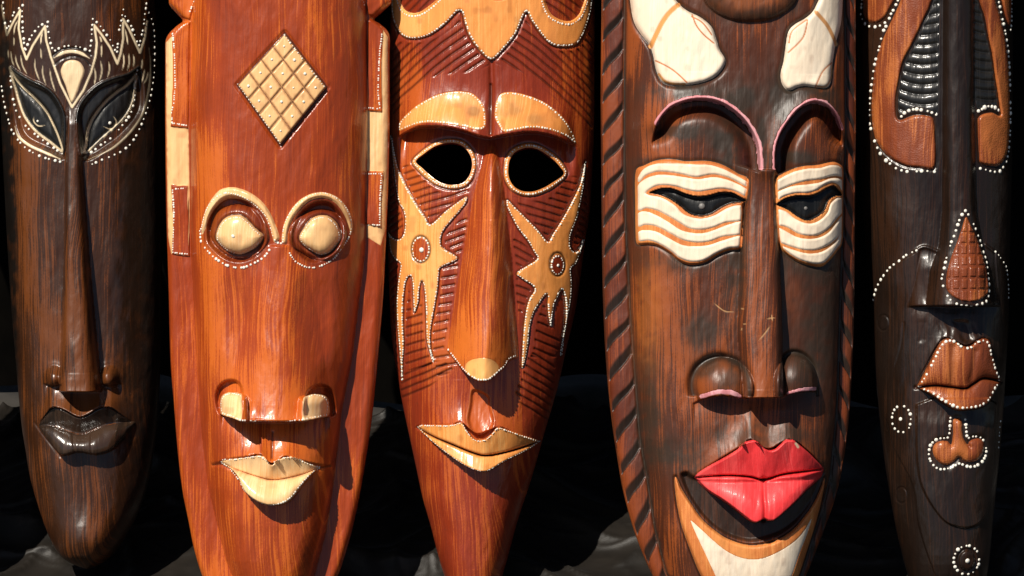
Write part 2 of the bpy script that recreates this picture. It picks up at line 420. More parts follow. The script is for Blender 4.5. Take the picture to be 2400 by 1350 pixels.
        if single:
            if 'dot' not in DATA: DATA['dot'] = mk_mesh('dot', D[0], D[1], M_DOT, T=D[2])
            for i in range(len(P)):
                o = new('dot', DATA['dot'], parent or s.root)
                Mx = Matrix(((T1[i, 0], T2[i, 0], N[i, 0], Pw[i, 0]), (T1[i, 1], T2[i, 1], N[i, 1], Pw[i, 1]), (T1[i, 2], T2[i, 2], N[i, 2], Pw[i, 2]), (0, 0, 0, 1)))
                o.matrix_local = Mx @ Matrix.Scale(rs[i]*s.sc, 4)
            return
        nv = len(D[0])
        V = Pw[:, None]+(T1[:, None]*D[0][None, :, :1]+T2[:, None]*D[0][None, :, 1:2]+N[:, None]*D[0][None, :, 2:])*(rs*s.sc)[:, None, None]
        off = (np.arange(len(P))*nv)[:, None, None]
        me = mk_mesh(name, V.reshape(-1, 3), (D[1][None]+off).reshape(-1, 4), mat or M_DOT, T=(D[2][None]+off).reshape(-1, 3))
        o = new(name, me, parent or s.root, kind='stuff'); return o
DATA = {}; RNG = np.random.default_rng(4)
def dome_unit():
    n = 8; t = np.arange(n)*2*math.pi/n; V = []
    for rad, z in ((1.0, -.25), (.96, .12), (.6, .38)):
        V += [(rad*math.cos(a), rad*math.sin(a), z) for a in t]
    V.append((0, 0, .48)); Q = []; T = []
    for k in range(2):
        for i in range(n): j = (i+1) % n; Q.append((k*n+i, k*n+j, (k+1)*n+j, (k+1)*n+i))
    for i in range(n): T.append((2*n+i, 2*n+(i+1) % n, 3*n))
    return A(V), A(Q), A(T)
CREAM = (.82, .66, .43); INK = (.018, .006, .003); BLACK = (.008, .007, .006); ORANGE = (.66, .22, .05); WHITE = (.8, .76, .66)

# =====================================================================  MASK 1: dark brown
def mask1():
    left = [(150, -620), (70, -480), (20, -300), (2, -100), (-4, 0), (-8, 150), (-2, 300), (8, 500), (20, 700), (32, 850), (44, 985), (55, 1060), (67, 1128), (88, 1200), (111, 1261), (133, 1300), (160, 1322), (196, 1335)]
    right = [(210, -620), (290, -480), (335, -300), (350, -100), (356, 0), (366, 150), (372, 300), (374, 500), (373, 700), (370, 850), (363, 985), (354, 1060), (342, 1128), (320, 1200), (288, 1261), (262, 1300), (236, 1322), (206, 1335)]
    def prof(u, y, x, l, r):
        b = 118*(1-np.abs(u)**2.6)**.62
        chin = 26*np.exp(-((y-1270)/60)**2)*np.exp(-((x-205)/70)**2)
        return b*sm(y, [-620, -200, 900, 1200, 1300, 1336], [.3, 1, 1, .85, .62, .15])+chin
    m = Mask('dark brown mask with a cream zigzag forehead line and slanted black eyes', M_W1, left, right, prof, 0, seed=2.0)
    z = zr(0, 0, 3.375); z2 = zr(0, 750, 2.25)
    # eye lids and eyes
    eyeL = R(z((88, 555), (130, 640), (200, 720), (290, 800), (380, 900), (440, 1010), (490, 1130), (510, 1218), (420, 1150), (300, 1060), (210, 950), (160, 830), (130, 720), (100, 620)))
    eyeR = R(z((1082, 620), (1070, 690), (1060, 800), (1020, 910), (940, 1010), (850, 1090), (695, 1230), (700, 1150), (720, 1030), (770, 930), (850, 830), (940, 750), (1010, 700)))
    lidL = R(z((85, 540), (160, 590), (260, 650), (350, 690), (440, 750), (510, 850), (545, 950), (550, 1100), (530, 1250), (505, 1200), (440, 1010), (380, 900), (290, 800), (200, 720), (130, 640)))
    lidR = R(z((1110, 540), (1020, 600), (900, 640), (780, 700), (680, 800), (630, 900), (625, 1050), (660, 1260), (695, 1215), (720, 1030), (770, 930), (850, 830), (940, 750), (1080, 640)))
    sockL = R(z((85, 540), (160, 590), (260, 650), (350, 690), (440, 750), (510, 850), (545, 950), (550, 1100), (535, 1290), (370, 1225), (220, 1150), (140, 1040), (110, 850), (90, 650)))
    sockR = R(z((1110, 540), (1020, 600), (900, 640), (780, 700), (680, 800), (630, 900), (625, 1050), (680, 1300), (880, 1210), (1040, 1070), (1140, 900), (1150, 700)))
    m.rise(sockL, -20, 16); m.rise(sockR, -20, 16)
    m.dome(lidL, 15, 12); m.dome(lidR, 15, 12)
    m.rise(eyeL, -12, 4); m.rise(eyeR, -12, 4); m.dome(eyeL, 14, 18); m.dome(eyeR, 14, 18)
    # nose
    m.nose([(238, 168, 192, 0, 180), (300, 164, 196, 16, 178), (400, 160, 200, 28, 178), (600, 157, 214, 48, 184), (800, 150, 232, 66, 190), (890, 146, 242, 76, 193), (919, 146, 244, 78, 194)], k=4, e=.7, endb=2.5, top=60)
    for cx, cy, rx, ry in ((133, 884, 22, 26), (262, 884, 23, 27)):
        m.rise(R(ell(cx, cy, rx+8, ry+8), False), -4, 10)
        m.op((cx-50, cx+50, cy-60, cy+60), lambda x, y, H, cx=cx, cy=cy, rx=rx, ry=ry: H+33*np.exp(-(((x-cx)/rx)**2+((y-cy)/ry)**2)**1.3*1.5))
        m.shelf([(cx-28, cy+16), (cx, cy+19), (cx+28, cy+16)], 6, 14, 10, 14, fade=12)
    # philtrum and lips
    top = z2((150, 600), (215, 545), (290, 460), (350, 468), (430, 508), (480, 495), (540, 460), (600, 462), (680, 520), (760, 590))
    m.shelf(z2((200, 560), (250, 505), (290, 462), (350, 470), (430, 510), (480, 497), (540, 462), (600, 462), (650, 500), (710, 550)), [0, 14, 30, 34, 34, 34, 34, 30, 14, 0], 30, 0, 10, fade=10, pw=1.2)
    up = R(z2((212, 560), (250, 505), (290, 462), (350, 470), (430, 510), (480, 497), (540, 462), (600, 462), (650, 500), (700, 545), (600, 547), (520, 572), (440, 600), (370, 582), (290, 556)))
    lineT = spl(z2((212, 560), (250, 505), (290, 462), (350, 470), (430, 510), (480, 497), (540, 462), (600, 462), (650, 500), (700, 545)), False)
    mouth = spl(z2((200, 568), (290, 556), (370, 582), (440, 600), (520, 572), (600, 547), (715, 540)), False)
    m.loft(up, lineT, mouth, lambda t, x: 30*(1-t)*np.clip(1-np.abs((x-200)/112)**2, 0, 1)-4*t)
    lo = R(z2((212, 566), (290, 558), (370, 584), (440, 602), (520, 574), (600, 549), (718, 538), (680, 600), (640, 650), (590, 690), (520, 708), (430, 695), (340, 712), (290, 665)))
    lineB = spl(z2((212, 568), (270, 640), (340, 712), (430, 695), (520, 708), (590, 690), (640, 650), (718, 538)), False)
    m.loft(lo, mouth, lineB, lambda t, x: (12+30*np.sin(np.clip(t, 0, 1)*2.2))*np.clip(1-np.abs((x-206)/118)**2.2, 0, 1))
    m.groove(z2((400, 600), (415, 690)), 3, 3); m.groove(z2((497, 590), (500, 700)), 2, 3)
    m.groove(z2((190, 545), (330, 720)), 3, 2.5)
    # painted lines
    zig = z((8, 60), (35, 190), (60, 300), (110, 210), (175, 108), (162, 250), (190, 400), (228, 497), (280, 390), (380, 240), (388, 350), (425, 480), (500, 690), (593, 875), (680, 745), (742, 600), (775, 480), (785, 370), (765, 232), (825, 310), (890, 410), (942, 532), (968, 450), (985, 340), (985, 180), (1030, 260), (1080, 370), (1110, 440), (1142, 330), (1160, 190))
    m.stroke(zig, 5.0, CREAM, d=-.8)
    m.stroke(spl(z((450, 490), (520, 450), (590, 438), (660, 452), (728, 492)), False), 7, CREAM, taper=True)
    m.groove(spl(z((440, 470), (510, 425), (590, 410), (670, 425), (735, 465)), False), 2.5, 3, ink=BLACK)
    m.groove(spl(z((455, 540), (520, 495), (600, 475), (690, 500), (728, 540)), False), 2, 2.5, ink=BLACK)
    for e in (eyeL, eyeR):
        m.stroke(e.poly, 5.2, CREAM, d=-1.0, closed=True)
    m.stroke(spl(z((130, 1020), (160, 1100), (250, 1170), (370, 1225), (500, 1280)), False), 6, CREAM, taper=True)
    m.stroke(spl(z((1175, 400), (1188, 560), (1172, 750), (1130, 920), (1060, 1040), (980, 1130), (880, 1210), (715, 1285)), False), 4.5, (.5, .4, .26), taper=True)
    ticks = [[(70, 410), (72, 450), (75, 485)], [(95, 430), (105, 500), (125, 545)], [(135, 460), (145, 520), (178, 585)], [(180, 465), (195, 545), (232, 612)], [(300, 495), (300, 570), (335, 665)], [(360, 550), (362, 620), (385, 695)], [(418, 575), (430, 660), (460, 750)], [(768, 570), (776, 630), (765, 700)], [(815, 515), (825, 590), (805, 670)], [(878, 520), (882, 580), (868, 638)], [(988, 450), (992, 520), (980, 580)], [(1028, 450), (1032, 520), (1018, 580)], [(1062, 460), (1068, 500), (1062, 555)], [(1128, 490), (1125, 540), (1115, 575)], [(1145, 570), (1135, 630), (1120, 670)], [(1170, 590), (1160, 640), (1140, 680)], [(155, 190), (130, 240), (122, 300)], [(122, 320), (122, 350), (122, 385)], [(362, 290), (348, 330), (345, 380)], [(345, 415), (346, 455), (350, 495)], [(808, 320), (816, 340), (820, 368)], [(822, 385), (822, 430), (820, 480)], [(1000, 260), (1012, 320), (1022, 380)]]
    for t in ticks: m.stroke(spl(z(*t), False), 3.2, CREAM, d=-.4, taper=True)
    for t in ([(280, 945), (283, 985), (320, 1018), (370, 1015)], [(910, 945), (930, 985), (912, 1028), (880, 1042), (835, 1025)]):
        m.stroke(spl(z(*t), False), 2.4, CREAM, d=-.3, taper=True)
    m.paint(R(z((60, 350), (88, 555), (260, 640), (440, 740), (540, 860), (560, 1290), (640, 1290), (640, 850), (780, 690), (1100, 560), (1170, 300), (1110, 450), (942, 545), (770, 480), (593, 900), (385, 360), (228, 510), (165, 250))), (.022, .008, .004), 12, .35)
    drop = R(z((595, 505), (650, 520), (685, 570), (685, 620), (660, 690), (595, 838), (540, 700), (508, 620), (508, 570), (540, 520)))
    m.stain(330, 700, 60, 500, (.01, .006, .004), .75, 2); m.stain(8, 700, 34, 800, (.006, .005, .004), .95, 2)  # shade down both outer sides, painted into the wood colour
    m.rise(drop, 3, 4)
    m.part('eyelid', lidL, M_BLK, allp=True); m.part('eyelid', lidR, M_BLK, allp=True)
    for e, pt in ((eyeL, z((312, 980))), (eyeR, z((880, 995)))):
        o = m.part('eye', e, M_EYE, allp=True); m.dots([[pt[0], pt[0]+.1]], 2.8, 50, parent=o, name='pupil')
    m.part('forehead_drop', drop, M_CR1)
    m.part('nose', R([(160, 300), (198, 300), (206, 500), (220, 700), (233, 850), (245, 920), (145, 920), (150, 800), (156, 600)]), M_W1, proud=.3)
    m.part('nostril', R(ell(130, 884, 21, 25), False), M_W1, proud=.3); m.part('nostril', R(ell(266, 884, 22, 26), False), M_W1, proud=.3)
    m.part('upper_lip', up, M_LIP, proud=.4); m.part('lower_lip', lo, M_LIP, proud=.4)
    m.dots([z((20, 40), (30, 110), (40, 200), (65, 262), (118, 130), (200, 70)), z((192, 120), (192, 180), (200, 300), (215, 440), (260, 330), (330, 240), (400, 208)), z((400, 245), (408, 300), (430, 400), (445, 440), (500, 410), (550, 395), (650, 405), (730, 440), (742, 370), (748, 270), (757, 185)), z((785, 210), (820, 250), (890, 350), (940, 458), (950, 340), (965, 230), (988, 105)), z((1000, 160), (1050, 240), (1105, 390), (1135, 250), (1155, 50))], 3.0, 12.5, smooth=False)
    m.dots([z((90, 620), (95, 680), (105, 770), (135, 885), (160, 940), (215, 1020), (310, 1100), (410, 1170), (510, 1240)), z((150, 1120), (210, 1185), (290, 1235), (390, 1275), (500, 1302)),
            z((1172, 120), (1190, 165), (1208, 260), (1214, 420), (1212, 600), (1200, 720), (1180, 830), (1145, 950), (1100, 1065), (1045, 1160), (955, 1230), (855, 1275), (750, 1320)),
            z((1090, 580), (1072, 680), (1070, 780), (1040, 920), (970, 1020), (900, 1105), (820, 1165), (735, 1230)), z((5, 690), (30, 830), (60, 940), (95, 1040), (125, 1085))], 3.0, 14)
    m.finish()
# =====================================================================  MASK 2: orange, diamond
def mask2():
    left = [(560, -560), (450, -470), (400, -340), (392, -200), (392, -60), (393, 0), (396, 18), (424, 50), (424, 56), (410, 66), (388, 92), (385, 133), (385, 300), (387, 500), (390, 600), (393, 700), (397, 850), (405, 950), (411, 1030), (418, 1100), (426, 1160), (438, 1220), (452, 1290), (470, 1350), (494, 1400), (530, 1445), (590, 1478), (640, 1486)]
    right = [(740, -560), (850, -470), (900, -340), (912, -200), (913, -60), (914, 0), (911, 14), (876, 46), (876, 52), (888, 60), (909, 83), (910, 130), (910, 267), (908, 400), (903, 540), (900, 600), (895, 700), (882, 850), (869, 980), (858, 1057), (841, 1157), (821, 1250), (792, 1346), (765, 1400), (730, 1445), (690, 1476), (650, 1486)]
    def prof(u, y, x, l, r):
        di = np.interp(y, [-500, 0, 300, 600, 850, 1017, 1146, 1313, 1420, 1486], [520, 452, 445, 447, 460, 472, 488, 528, 570, 640])
        dr = np.interp(y, [-500, 0, 300, 600, 850, 960, 1150, 1250, 1346, 1430, 1486], [780, 856, 860, 853, 822, 800, 778, 762, 737, 700, 650])
        c = .5*(di+dr); v = np.clip(np.abs((x-c)/np.maximum(.5*(dr-di), 2)), 0, 1)
        d = 112*(1-v**3.2)**.7*sm(y, [-560, -300, 1200, 1400, 1486], [.3, 1, 1, .7, .1])
        lip = 10*np.exp(-((x-l-16)/16)**2)+8*np.exp(-((x-r+12)/12)**2)
        rim = 26*(1-np.abs(u)**14)**.5+lip*.5
        return rim+d
    m = Mask('glossy orange brown mask with a cream checkered diamond on its forehead', M_W2, left, right, prof, 0, seed=5.0)
    z = zr(380, 0, 3.374); e = zr(450, 420, 4.8225); b = zr(380, 850, 2.7)
    T, Rr, B, Lf = z((985, 300), (1312, 722), (948, 1180), (612, 708))
    dia = R([T, Rr, B, Lf], False)
    m.rise(dia, 9, 3); m.rise(R([T, Rr, B, Lf], False), -3, 4, off=9)
    # eyes
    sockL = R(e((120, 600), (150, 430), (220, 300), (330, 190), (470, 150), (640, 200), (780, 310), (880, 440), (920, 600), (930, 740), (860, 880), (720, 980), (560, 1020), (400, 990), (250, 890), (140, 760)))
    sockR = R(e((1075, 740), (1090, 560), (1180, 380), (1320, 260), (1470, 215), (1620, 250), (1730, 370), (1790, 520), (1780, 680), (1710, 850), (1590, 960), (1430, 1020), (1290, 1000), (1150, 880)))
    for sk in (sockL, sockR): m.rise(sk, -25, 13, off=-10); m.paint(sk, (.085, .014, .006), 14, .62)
    ringL = R(e((225, 600), (280, 430), (380, 350), (540, 315), (700, 350), (800, 430), (865, 540), (885, 690), (840, 800), (740, 890), (600, 925), (440, 895), (300, 790), (235, 700)))
    ringR = R(e((1115, 680), (1150, 560), (1240, 440), (1380, 380), (1500, 372), (1620, 410), (1710, 500), (1745, 640), (1720, 770), (1640, 870), (1520, 935), (1400, 930), (1260, 860), (1150, 780)))
    m.dome(ringL, 30, 36); m.dome(ringR, 30, 36)
    cL = R(e((285, 680), (330, 540), (420, 450), (560, 430), (650, 480), (740, 575), (835, 668), (780, 770), (680, 840), (560, 875), (430, 840), (330, 760)))
    cR = R(e((1225, 680), (1290, 560), (1380, 460), (1500, 430), (1600, 470), (1670, 560), (1695, 680), (1640, 780), (1560, 860), (1460, 880), (1350, 830), (1260, 760)))
    for c in (cL, cR):
        m.groove(c.poly, 4, 7, closed=True, ink=(.05, .012, .005), inkw=2.2); m.dome(c, 18, 34)
    bandL = R(e((120, 570), (150, 430), (210, 300), (320, 165), (440, 125), (560, 135), (700, 195), (820, 290), (900, 400), (960, 530), (1010, 690), (955, 742), (930, 680), (900, 560), (830, 430), (730, 325), (600, 265), (500, 250), (400, 262), (310, 325), (225, 440), (175, 570), (130, 650)))
    bandR = R(e((1035, 740), (1045, 600), (1090, 460), (1180, 320), (1300, 225), (1450, 178), (1600, 205), (1700, 275), (1785, 400), (1815, 540), (1800, 650), (1775, 560), (1730, 440), (1650, 320), (1560, 258), (1460, 243), (1340, 278), (1240, 368), (1150, 495), (1110, 620), (1090, 750)))
    m.rise(bandL, 7, 6); m.rise(bandR, 7, 6)
    # nose
    m.nose([(577, 632, 684, 10, 657), (640, 606, 722, 14, 660), (760, 572, 752, 26, 662), (880, 545, 768, 42, 662), (950, 526, 775, 54, 660), (988, 522, 776, 58, 658)], k=2.0, e=1.3, endb=3, top=8)
    for cx_, ry_ in ((562, 100), (735, 95)): m.op((cx_-90, cx_+90, 560, 920), lambda x, y, H, cx_=cx_, ry_=ry_: H-14*np.exp(-(((x-cx_)/42)**2+((y-745)/ry_)**2)**1.4))
    wl = R(b((375, 290), (385, 215), (440, 188), (515, 196), (560, 230), (560, 460), (470, 440), (385, 420))); wr = R(b((880, 230), (920, 212), (965, 198), (1040, 215), (1060, 270), (1060, 430), (960, 450), (880, 460)))
    m.rise(R(b((340, 250), (350, 170), (400, 115), (470, 105), (520, 140), (535, 215), (520, 340), (380, 340))), -22, 9)
    m.rise(R(b((915, 215), (940, 165), (1000, 135), (1070, 160), (1100, 240), (1090, 350), (920, 350))), -22, 9)
    m.dome(wl, 40, 24); m.dome(wr, 40, 24)
    nbx = spl(b((375, 322), (400, 334), (470, 350), (530, 368), (720, 380), (910, 368), (980, 356), (1062, 342)), False)
    def nund(x, y, H):
        k = sst((y-np.interp(x, nbx[:, 0], nbx[:, 1]))/3+.4)*sst((x-516)/5)*sst((776-x)/5); l, r = m.lr(y)
        return H*(1-k)+np.minimum(H, m.base(x, y))*k
    m.op((516, 776, 960, 1030), nund)
    nb = b((375, 322), (400, 334), (470, 350), (530, 368), (720, 380), (910, 368), (980, 356), (1055, 342))
    m.shelf(nb, [4, 12, 14, 12, 8, 12, 14, 6], 26, 12, 24, fade=8)
    m.groove(b((710, 440), (709, 600)), 3, 4, ink=(.1, .018, .006), inkw=2.5)
    # lips
    lt = spl(b((385, 622), (440, 608), (560, 590), (640, 580), (680, 608), (708, 640), (740, 610), (800, 590), (860, 595), (950, 640), (1000, 660)), False)
    mo = spl(b((385, 630), (480, 672), (600, 712), (700, 737), (800, 727), (900, 702), (1000, 664)), False)
    lb = spl(b((385, 632), (480, 702), (530, 800), (600, 860), (680, 892), (770, 890), (830, 860), (900, 770), (960, 700), (1000, 664)), False)
    up = R(np.concatenate([lt, mo[::-1]]), False); lo = R(np.concatenate([mo, lb[::-1]]), False)
    cx = b((705, 0))[0][0]; fall = lambda x: np.clip(1-np.abs((x-cx)/122)**1.7, 0, 1)
    m.shelf(b((330, 640), (440, 606), (560, 588), (640, 578), (708, 632), (800, 588), (950, 632), (1060, 660)), [0, 8, 22, 30, 30, 24, 10, 0], 32, 0, 10, fade=8, pw=1.2)
    m.loft(up, lt, mo, lambda t, x: (34-30*t)*fall(x)-5*np.abs((x-cx)/60)*fall(x)*(1-t), edge=2)
    m.loft(lo, mo, lb, lambda t, x: (10+44*np.sin(t*1.9))*fall(x), edge=3)
    m.groove(b((325, 648), (390, 640), (440, 665)), 4, 5, ink=INK, inkw=2); m.groove(b((985, 668), (1065, 660)), 4, 5, ink=INK, inkw=2)
    m.part('diamond_panel', dia, M_CR2, proud=.5)
    dp = m.parts[-1]['obj']
    for i in range(4):
        for j in range(4):
            def P(a, c): a /= 4; c /= 4; return (1-a)*(1-c)*T+a*(1-c)*Rr+a*c*B+(1-a)*c*Lf
            q = A([P(i, j), P(i+1, j), P(i+1, j+1), P(i, j+1)]); c = q.mean(0); q = c+(q-c)*.945
            rg = R(q+RNG.normal(0, .35, (4, 2)), False); m.rise(rg, 3.2, 3); m.part('tile', rg, M_CR2, parent=dp, proud=1.0)
            m.dots([[c, c+.1]], 2.6, 50, parent=m.parts[-1]['obj'], name='dot', proud=1.2) if False else None
    m.groove(dia.poly, 3, 2, closed=True, ink=INK, inkw=2.6)
    for q in (1, 2, 3):
        for a_, b_ in ((T+(Rr-T)*q/4, Lf+(B-Lf)*q/4), (T+(Lf-T)*q/4, Rr+(B-Rr)*q/4)): m.stroke([a_, b_], 2.6, (.12, .03, .008), d=0)
    m.part('brow_arch', bandL, M_CR2); m.part('brow_arch', bandR, M_CR2)
    m.part('eye_ring', ringL, M_W2, proud=.4); rl = m.parts[-1]['obj']; m.part('eye_ring', ringR, M_W2, proud=.4); rr = m.parts[-1]['obj']
    m.part('eyelid', cL, M_CR2, parent=rl); m.part('eyelid', cR, M_CR2, parent=rr)
    cl = R(b((375, 290), (385, 215), (440, 188), (515, 196), (527, 230), (527, 362), (470, 350), (395, 332)))
    cr = R(b((908, 230), (920, 212), (965, 198), (1040, 215), (1060, 270), (1050, 344), (960, 358), (910, 366)))
    m.part('nose', cut(cut(R([(640, 650), (684, 650), (735, 760), (762, 870), (722, 985), (660, 991), (575, 986), (552, 880), (590, 760)]), cl), cr), M_W2, proud=.25)
    m.part('nostril', cl, M_CR2); m.part('nostril', cr, M_CR2)
    m.part('upper_lip', up, M_CR2); m.part('lower_lip', lo, M_CR2)
    # side blocks
    def blk(p, mat=M_W2): r = R(p, False); m.rise(r, 4, 2); return m.part('side_panel', r, mat, proud=1.0)
    m.part('pale_edge', R([(387, 104), (402, 90), (438, 100), (441, 300), (444, 480), (443, 606), (400, 600), (392, 560), (388, 300)], False), M_CR2, proud=.6)
    m.part('pale_edge', R([(870, 60), (890, 66), (907, 92), (908, 267), (906, 400), (902, 540), (890, 580), (858, 560), (856, 270)], False), M_CR2, proud=.6)
    blk([(402, 84), (424, 60), (444, 56), (440, 306), (399, 302), (404, 200), (404, 150)]); blk([(400, 437), (440, 440), (444, 606), (402, 600), (404, 520)])
    blk([(862, 52), (872, 50), (896, 74), (893, 160), (894, 268), (856, 265)]); blk([(855, 405), (898, 406), (892, 470), (892, 538), (855, 530)])
    blk([(396, -40), (397, 14), (424, 44), (444, 52), (458, 0), (460, -40)]); blk([(850, -40), (852, 0), (862, 40), (876, 44), (898, 20), (898, -40)])
    D = lambda ls, **k: m.dots(ls, k.pop('r', 2.1), k.pop('pitch', 5.8), **k)
    D([z((80, 285), (92, 370), (97, 500), (102, 700), (92, 820), (72, 900), (78, 985)), [(404, 294), (422, 297), (436, 299)]], smooth=False)
    D([z((1735, 270), (1715, 420), (1705, 600), (1700, 750), (1715, 870), (1700, 878), (1625, 870))], smooth=False)
    D([[(405, 448), (436, 446)], [(404, 450), (407, 500), (404, 590)], [(404, 596), (438, 600)]], smooth=False)
    D([[(862, 412), (892, 412), (889, 470), (888, 532), (860, 532)]], smooth=False)
    D([z((218, 110), (240, 50), (265, 0)), z((1595, 60), (1575, 0))])
    D([np.stack([Lf, B])+A([(1, -3), (0, -5)]), np.stack([T, Rr])+A([(0, 6), (-6, -1)])], r=2.0, pitch=7.5, proud=2.0, smooth=False)
    ci = [(( (1-(i+.5)/4)*(1-(j+.5)/4)*T+(i+.5)/4*(1-(j+.5)/4)*Rr+(i+.5)/4*(j+.5)/4*B+(1-(i+.5)/4)*(j+.5)/4*Lf)) for i in range(4) for j in range(4)]
    D([np.stack([c, c+.1]) for c in ci], r=2.7, pitch=50, proud=1.8, parent=dp, name='tile_dots')
    D([e((100, 612), (125, 560), (150, 450), (200, 340), (290, 240), (400, 190), (520, 205), (640, 255), (760, 345), (850, 440), (900, 540), (930, 650), (970, 735), (1045, 738), (1050, 610), (1090, 480), (1180, 340), (1290, 250), (1400, 200), (1500, 190), (1610, 225), (1710, 300), (1780, 420), (1805, 540), (1785, 660), (1740, 745))])
    D([e((105, 640), (120, 740), (190, 830), (300, 930), (430, 1000), (560, 1025), (640, 1010), (770, 950), (840, 900), (895, 825))], r=3.0, pitch=9); D([e((1125, 860), (1200, 960), (1330, 1020), (1450, 1010), (1600, 930), (1700, 800), (1735, 740))], r=2.2)
    for c, sh in ((cL, (0, 3)), (cR, (0, 3))):
        cc = c.poly.mean(0); D([cc+(c.poly-cc)*.9+A([0, 2.0])], closed=True, r=1.8, pitch=5.4)
    D([e((495, 672), (497, 674))], r=4, pitch=50); 
    D([b((400, 318), (385, 290), (388, 240), (420, 205), (470, 197), (515, 210)), b((400, 322), (460, 334), (530, 357), (640, 368), (760, 370), (870, 360), (960, 345), (1045, 334)), b((930, 218), (970, 206), (1030, 222), (1050, 270), (1045, 330))])
    D([b((385, 628), (400, 614), (480, 608), (560, 596), (625, 588), (670, 610), (705, 640), (740, 612), (800, 595), (860, 605), (940, 640), (1000, 662)), b((390, 636), (440, 670), (500, 740), (560, 830), (640, 880), (700, 888), (770, 876), (830, 840), (890, 765), (950, 700), (998, 668))])
    m.finish()
# =====================================================================  MASK 3: red brown with honey figures
def mask3():
    left = [(1060, -540), (970, -430), (925, -280), (916, -120), (915, 0), (912, 200), (910, 400), (908, 500), (909, 600), (912, 700), (918, 800), (930, 880), (945, 960), (960, 1030), (975, 1100), (990, 1170), (1010, 1240), (1025, 1300), (1040, 1350), (1060, 1395), (1085, 1425), (1104, 1434)]
    right = [(1240, -540), (1330, -430), (1380, -280), (1392, -120), (1393, 0), (1393, 100), (1392, 300), (1388, 400), (1382, 500), (1372, 563), (1360, 654), (1348, 731), (1327, 822), (1312, 890), (1296, 950), (1273, 1028), (1245, 1126), (1214, 1220), (1196, 1286), (1179, 1346), (1160, 1395), (1138, 1425), (1112, 1434)]
    def prof(u, y, x, l, r):
        return 128*(1-np.abs(u)**2.3)**.66*sm(y, [-540, -300, 900, 1350, 1434], [.3, 1, 1, .72, .15])
    m = Mask('red brown mask with round eye holes and honey coloured splash shapes on both cheeks', M_W3, left, right, prof, 0, seed=8.0)
    z = zr(900, 0, 3.858); e = zr(900, 280, 3.97); t = zr(900, 550, 3.858); b = zr(900, 820, 2.548)
    fore = R(z((62, -500), (60, -100), (62, 60), (75, 180), (120, 290), (190, 365), (270, 385), (360, 375), (450, 340), (570, 252), (690, 140), (735, 260), (775, 370), (850, 480), (970, 582), (1090, 480), (1190, 355), (1240, 240), (1285, 155), (1335, 240), (1430, 370), (1510, 440), (1600, 458), (1730, 435), (1795, 350), (1845, 220), (1880, 80), (1892, -100), (1892, -500)))
    ovL = R(z((128, -20), (150, 80), (195, 140), (260, 165), (340, 155), (425, 100), (490, 45), (525, -20), (530, -200), (400, -300), (200, -300), (130, -150)))
    ovR = R(z((1428, -20), (1450, 90), (1500, 182), (1590, 230), (1680, 238), (1760, 182), (1800, 100), (1828, 0), (1828, -200), (1700, -300), (1500, -300), (1430, -150)))
    ovM = R(z((880, -20), (950, 38), (1030, 52), (1110, 38), (1185, -20), (1180, -160), (880, -160)))
    m.rise(fore, 5, 3); m.groove(fore.poly, 4, 4, closed=True, ink=INK, inkw=2.5); m.stain
    for o in (ovL, ovR, ovM): m.rise(o, -7, 3)
    # brow shelf
    el = e((120, 190), (300, 105), (420, 92), (600, 108), (760, 145), (880, 185), (985, 205)); er = e((995, 205), (1090, 185), (1220, 165), (1350, 148), (1500, 165), (1640, 205), (1790, 280))
    # merge into one edge over the whole face
    edge = np.concatenate([A(el), A(er)])
    m.shelf(edge, [8, 34, 40, 44, 46, 48, 40, 40, 48, 46, 42, 38, 30, 6], 58, 34, 66, fade=26, pw=1.7, bev=2.5)
    m.groove(z((970, 610), (975, 850), (965, 1250)), 7, 9); m.groove(z((968, 800), (965, 1250)), 2.5, 4, ink=(.08, .015, .006), inkw=3)
    hol = [R(e((300, 412), (380, 340), (470, 280), (560, 250), (640, 245), (720, 265), (780, 320), (815, 390), (820, 470), (790, 560), (730, 620), (620, 635), (520, 605), (430, 540), (360, 475))),
           R(e((1155, 480), (1170, 400), (1220, 330), (1300, 295), (1380, 290), (1460, 320), (1560, 390), (1630, 460), (1668, 530), (1580, 600), (1480, 660), (1380, 695), (1280, 690), (1200, 640), (1160, 560)))]
    outr = [R(e((262, 412), (350, 320), (460, 245), (550, 212), (640, 205), (740, 225), (820, 300), (858, 390), (860, 480), (825, 590), (750, 660), (620, 676), (490, 640), (390, 570), (310, 490))),
            R(e((1115, 480), (1130, 385), (1190, 300), (1290, 252), (1390, 248), (1480, 280), (1590, 352), (1660, 430), (1702, 530), (1610, 632), (1500, 700), (1380, 738), (1265, 730), (1170, 670), (1120, 580)))]
    for o in outr: m.rise(o, 4, 3); m.groove(o.poly, 3, 3, closed=True, ink=INK, inkw=2.2)
    # nose
    tab = [(325, 1144, 1158, 0, 1151), (380, 1132, 1170, 24, 1152), (456, 1112, 1182, 44, 1152), (615, 1083, 1200, 62, 1150), (705, 1067, 1206, 72, 1148), (783, 1054, 1211, 84, 1144), (840, 1046, 1214, 92, 1140), (900, 1044, 1214, 98, 1134)]
    bt = spl(t((560, 1030), (640, 1130), (740, 1250), (830, 1312), (890, 1324), (960, 1312), (1050, 1235), (1090, 1202), (1130, 1140), (1215, 1108)), False)
    ta = A(tab, float)
    def nf(x, y, H):
        l = np.interp(y, ta[:, 0], ta[:, 1]); r = np.interp(y, ta[:, 0], ta[:, 2]); h = np.interp(y, ta[:, 0], ta[:, 3]); c = np.interp(y, ta[:, 0], ta[:, 4])
        v = np.clip(np.where(x < c, (c-x)/(c-l), (x-c)/(r-c)), 0, 1); yb = np.interp(x, bt[:, 0], bt[:, 1])
        return H+h*(1-v**1.5)**.95*sst((y-325)/50)*sst((yb-y)/3+.5)
    m.op((1040, 1218, 325, 905), nf)
